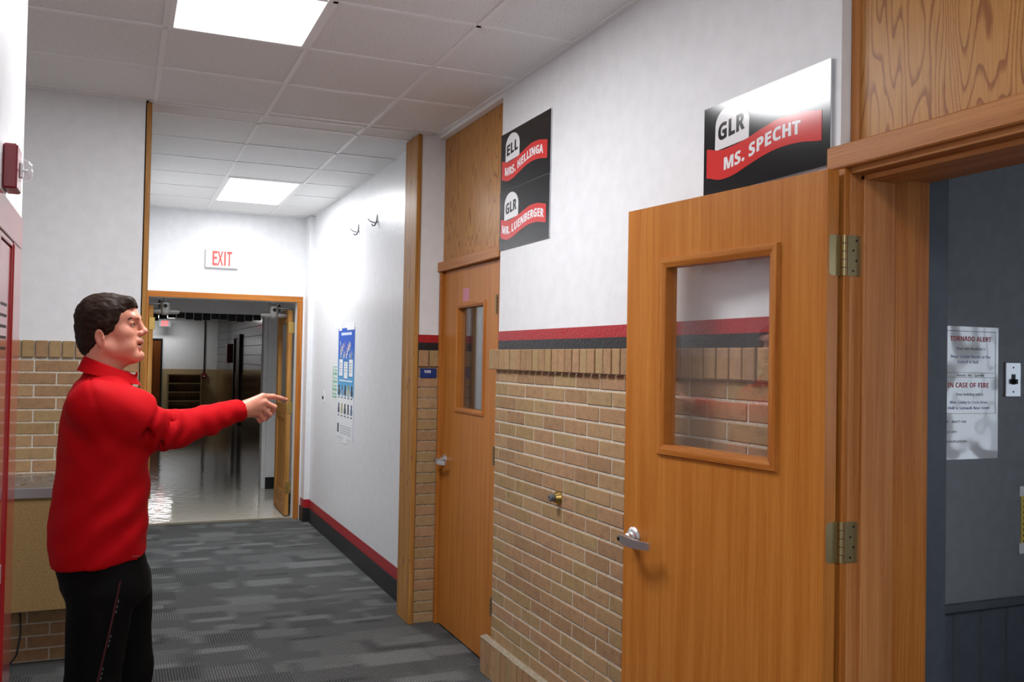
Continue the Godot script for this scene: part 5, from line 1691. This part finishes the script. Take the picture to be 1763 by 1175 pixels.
	f_ell(w2p(0.142, 1.482, -3.545), Vector3(0.016, 0.030, 0.09), Basis(Vector3.BACK, 0.5), 0.022, true)
	f_ell(w2p(0.085, 1.392, -3.445), Vector3(0.012, 0.060, 0.016), Basis(Vector3.BACK, 0.55), 0.03, true)
	f_ell(w2p(0.165, 1.372, -3.515), Vector3(0.012, 0.050, 0.012), Basis(Vector3.BACK, -0.5), 0.03, true)
	f_cap(w2p(-0.06, 1.465, -3.755), w2p(-0.06, 1.17, -3.835), 0.085, 0.066, 0.05)
	f_cap(w2p(-0.06, 1.17, -3.835), w2p(-0.002, 0.955, -3.80), 0.064, 0.044, 0.03)
	# hem and cuff ends
	var cut := func(p: Vector3, q: Vector3, n: Vector3) -> float: return (p - q).dot(n)
	var hem_n := Vector3(0.10, -1.0, 0.0).normalized()
	var hem_p := w2p(-0.045, 0.925, zc)
	var cuff_n := Vector3(0.86, 0.12, -0.47).normalized()
	var cuff_p := w2p(0.440, 1.444, -3.7235)
	for z in Fn.z:
		for y in Fn.y:
			for x in Fn.x:
				var p := Flo + Vector3(x, y, z) * Fc
				var at := (z * Fn.y + y) * Fn.x + x
				if F[at] > 0.03:
					continue
				var c := (p - hem_p).dot(hem_n)
				if p.x > 0.4:
					c = maxf(c, (p - cuff_p).dot(cuff_n))
				F[at] = maxf(F[at], c)
	var fold := noise(5.5, 2, 12)
	f_push(0.03, func(p: Vector3) -> float:
		var q := p + STAND
		var push := 0.006 * fold.get_noise_3d(q.x * 0.8 + q.y * 0.9, q.y * 0.8 - q.x * 0.5, q.z * 0.8)
		# creases round the elbow and across the belly
		var el := (q - Vector3(0.135, 1.39, -3.50)).length()
		push += 0.012 * sin((q.x * 0.93 - q.y * 0.36) * 120.0 + 3.0 * fold.get_noise_3d(q.x, q.y, q.z)) * clampf(1.0 - el / 0.13, 0.0, 1.0)
		var fo := (q - Vector3(0.33, 1.42, -3.64)).length()
		push += 0.005 * sin((q.x * 0.9 + q.y * 0.45) * 95.0) * clampf(1.0 - fo / 0.14, 0.0, 1.0)
		var be := (q - Vector3(0.0, 1.12, -3.42)).length()
		push += 0.009 * sin((q.y * 0.72 - q.x * 0.70) * 62.0 + 2.0 * fold.get_noise_3d(q.x * 0.5, q.y * 0.5, 0.0)) * clampf(1.0 - be / 0.30, 0.0, 1.0)
		var ba := (q - Vector3(-0.10, 1.36, -3.40)).length()
		push += 0.006 * sin((q.y * 0.55 + q.x * 0.83) * 70.0) * clampf(1.0 - ba / 0.17, 0.0, 1.0)
		# seams: raglan line, hem band
		var seam := absf((q.x + 0.075) * 0.94 - (1.50 - q.y) * 0.30)
		if q.z > -3.5 and q.y > 1.40 and seam < 0.012:
			push += 0.003 * (1.0 - seam / 0.012)
		return push)
	var pull := [PackedVector3Array(), PackedVector3Array(), PackedInt32Array()]
	f_net(pull)
	var po := obj("pullover", net_mesh(pull), M.pullover, t)
	# collar: a low stand round the neck, dipping at the throat
	var st := begin()
	var n := 44
	var prof := [Vector2(0.022, -0.036), Vector2(0.003, 0.010), Vector2(-0.002, 0.015), Vector2(-0.006, 0.010), Vector2(-0.006, -0.036)]
	for i in n:
		for j in prof.size() - 1:
			var v := []
			for q: Vector2i in [Vector2i(0, 0), Vector2i(1, 0), Vector2i(1, 1), Vector2i(0, 1)]:
				var a := TAU * (i + q.x) / n
				var p: Vector2 = prof[j + q.y]
				var dip := 0.5 + 0.5 * cos(a)
				var cx := cos(a) * (0.084 + p.x)
				var cz := sin(a) * (0.076 + p.x)
				v.append(w2p(-0.034 + cx, 1.602 - 0.027 * cos(a) + p.y * lerpf(1.0, 0.75, dip) - 0.006 * dip, zc + cz))
			var mid: Vector3 = (v[0] + v[2]) * 0.5 - w2p(-0.034, 1.602, zc)
			var nn: Vector3 = (v[1] - v[0]).cross(v[3] - v[0]).normalized()
			if nn.dot(Vector3(mid.x, 0, mid.z)) * (1.0 if j < 2 else -1.0) < 0:
				nn = -nn
			quad(st, v[0], v[1], v[2], v[3], nn)
	st.index()
	obj("collar", st.commit(), M.pullover, po)
	obj("zip_flap", tube([w2p(0.040, 1.562, -3.585), w2p(0.052, 1.572, -3.58), w2p(0.058, 1.588, -3.575)], [0.010, 0.006, 0.003], 8), M.pullover, po)
	obj("hem_mark", box(w2p(0.054, 0.962, -3.414), w2p(0.080, 0.9638, -3.412)), M.rubber, po, Vector3.ZERO)

	# --- track pants
	f_begin(w2p(-0.27, 0.03, -3.86), w2p(0.22, 0.98, -3.34), 0.012)
	f_loft([[0.965, -0.048, zc, 0.140, 0.172], [0.90, -0.042, zc, 0.148, 0.180], [0.84, -0.028, zc, 0.148, 0.180], [0.79, -0.015, zc, 0.140, 0.168]].map(func(r): return [r[0], r[1] - STAND.x, r[2] - STAND.z, r[3], r[4]]), 0.03)
	f_cap(w2p(-0.040, 0.82, -3.50), w2p(-0.062, 0.50, -3.475), 0.108, 0.084, 0.03)
	f_cap(w2p(-0.062, 0.50, -3.475), w2p(-0.125, 0.10, -3.46), 0.084, 0.070, 0.03)
	f_cap(w2p(0.018, 0.82, -3.68), w2p(0.050, 0.50, -3.69), 0.112, 0.088, 0.03)
	f_cap(w2p(0.050, 0.50, -3.69), w2p(0.055, 0.10, -3.70), 0.086, 0.072, 0.03)
	var tf := noise(7.0, 2, 19)
	f_push(0.03, func(p: Vector3) -> float: return 0.006 * tf.get_noise_3d(p.x, p.y * 0.7, p.z))
	var pants := [PackedVector3Array(), PackedVector3Array(), PackedInt32Array()]
	f_net(pants)
	var tr := obj("track_pants", net_mesh(pants), M.trousers, t)
	var path := [[0.020, 0.885, 0.107], [0.008, 0.82, 0.107], [-0.004, 0.75, 0.103], [-0.016, 0.69, 0.098], [-0.028, 0.63, 0.093], [-0.040, 0.57, 0.089], [-0.052, 0.50, 0.084]]
	var strip := begin()
	for i in path.size() - 1:
		for j in 4:
			var ps := []
			for e: float in [j / 4.0, (j + 1) / 4.0]:
				var x := lerpf(path[i][0], path[i + 1][0], e)
				var y := lerpf(path[i][1], path[i + 1][1], e)
				var r := lerpf(path[i][2], path[i + 1][2], e) + 0.006
				var lx := lerpf(-0.040, -0.062, clampf((0.82 - y) / 0.32, 0, 1))
				var lz := lerpf(-3.50, -3.475, clampf((0.82 - y) / 0.32, 0, 1))
				for o: float in [-0.0035, 0.0035, 0.0065, 0.0092]:
					ps.append(w2p(x + o, y + o * 0.2, lz + sqrt(maxf(r * r - (x + o - lx) * (x + o - lx), 0.0))))
			quad(strip, ps[0], ps[1], ps[5], ps[4], Vector3(0.1, 0, 1).normalized())
			if (i * 4 + j) % 7 > 3:
				var mark := begin()
				quad(mark, ps[2], ps[3], ps[7].lerp(ps[3], 0.45), ps[6].lerp(ps[2], 0.45), Vector3(0.1, 0, 1).normalized())
				obj("stripe_print", mark.commit(), M.trouser_print, tr)
	obj("side_stripe", strip.commit(), M.trouser_red, tr)
	# --- shoes
	for s: Array in [[-0.13, -3.46], [0.055, -3.70]]:
		f_begin(w2p(s[0] - 0.13, 0.0, s[1] - 0.16), w2p(s[0] + 0.25, 0.15, s[1] + 0.12), 0.008)
		var dr := Vector3(0.95, 0, -0.3)
		var b0 := w2p(s[0], 0.0, s[1])
		f_cap(b0 + Vector3(0, 0.085, 0), b0 + Vector3(0, 0.06, 0), 0.045, 0.048, 0.02)
		f_cap(b0 + Vector3(0, 0.055, 0) - dr * 0.04, b0 + Vector3(0, 0.05, 0) + dr * 0.10, 0.045, 0.046, 0.02)
		f_cap(b0 + Vector3(0, 0.05, 0) + dr * 0.10, b0 + Vector3(0, 0.042, 0) + dr * 0.19, 0.046, 0.036, 0.02)
		for z in Fn.z:
			for x in Fn.x:
				for y in Fn.y:
					var at := (z * Fn.y + y) * Fn.x + x
					F[at] = maxf(F[at], 0.012 - (Flo.y + y * Fc))
		var sh := [PackedVector3Array(), PackedVector3Array(), PackedInt32Array()]
		f_net(sh)
		obj("shoe", net_mesh(sh), M.shoe, t)
		var sole := PackedVector2Array()
		for k in 24:
			var a := TAU * k / 24
			sole.append(Vector2(0.068 + 0.148 * cos(a), (0.048 - 0.008 * cos(a)) * sin(a)))
		obj("sole", extrude(sole, 0.0, 0.02), M.sole, t, b0, Basis(dr.normalized(), dr.normalized().cross(Vector3.UP).normalized() * -1.0, Vector3.UP).orthonormalized())
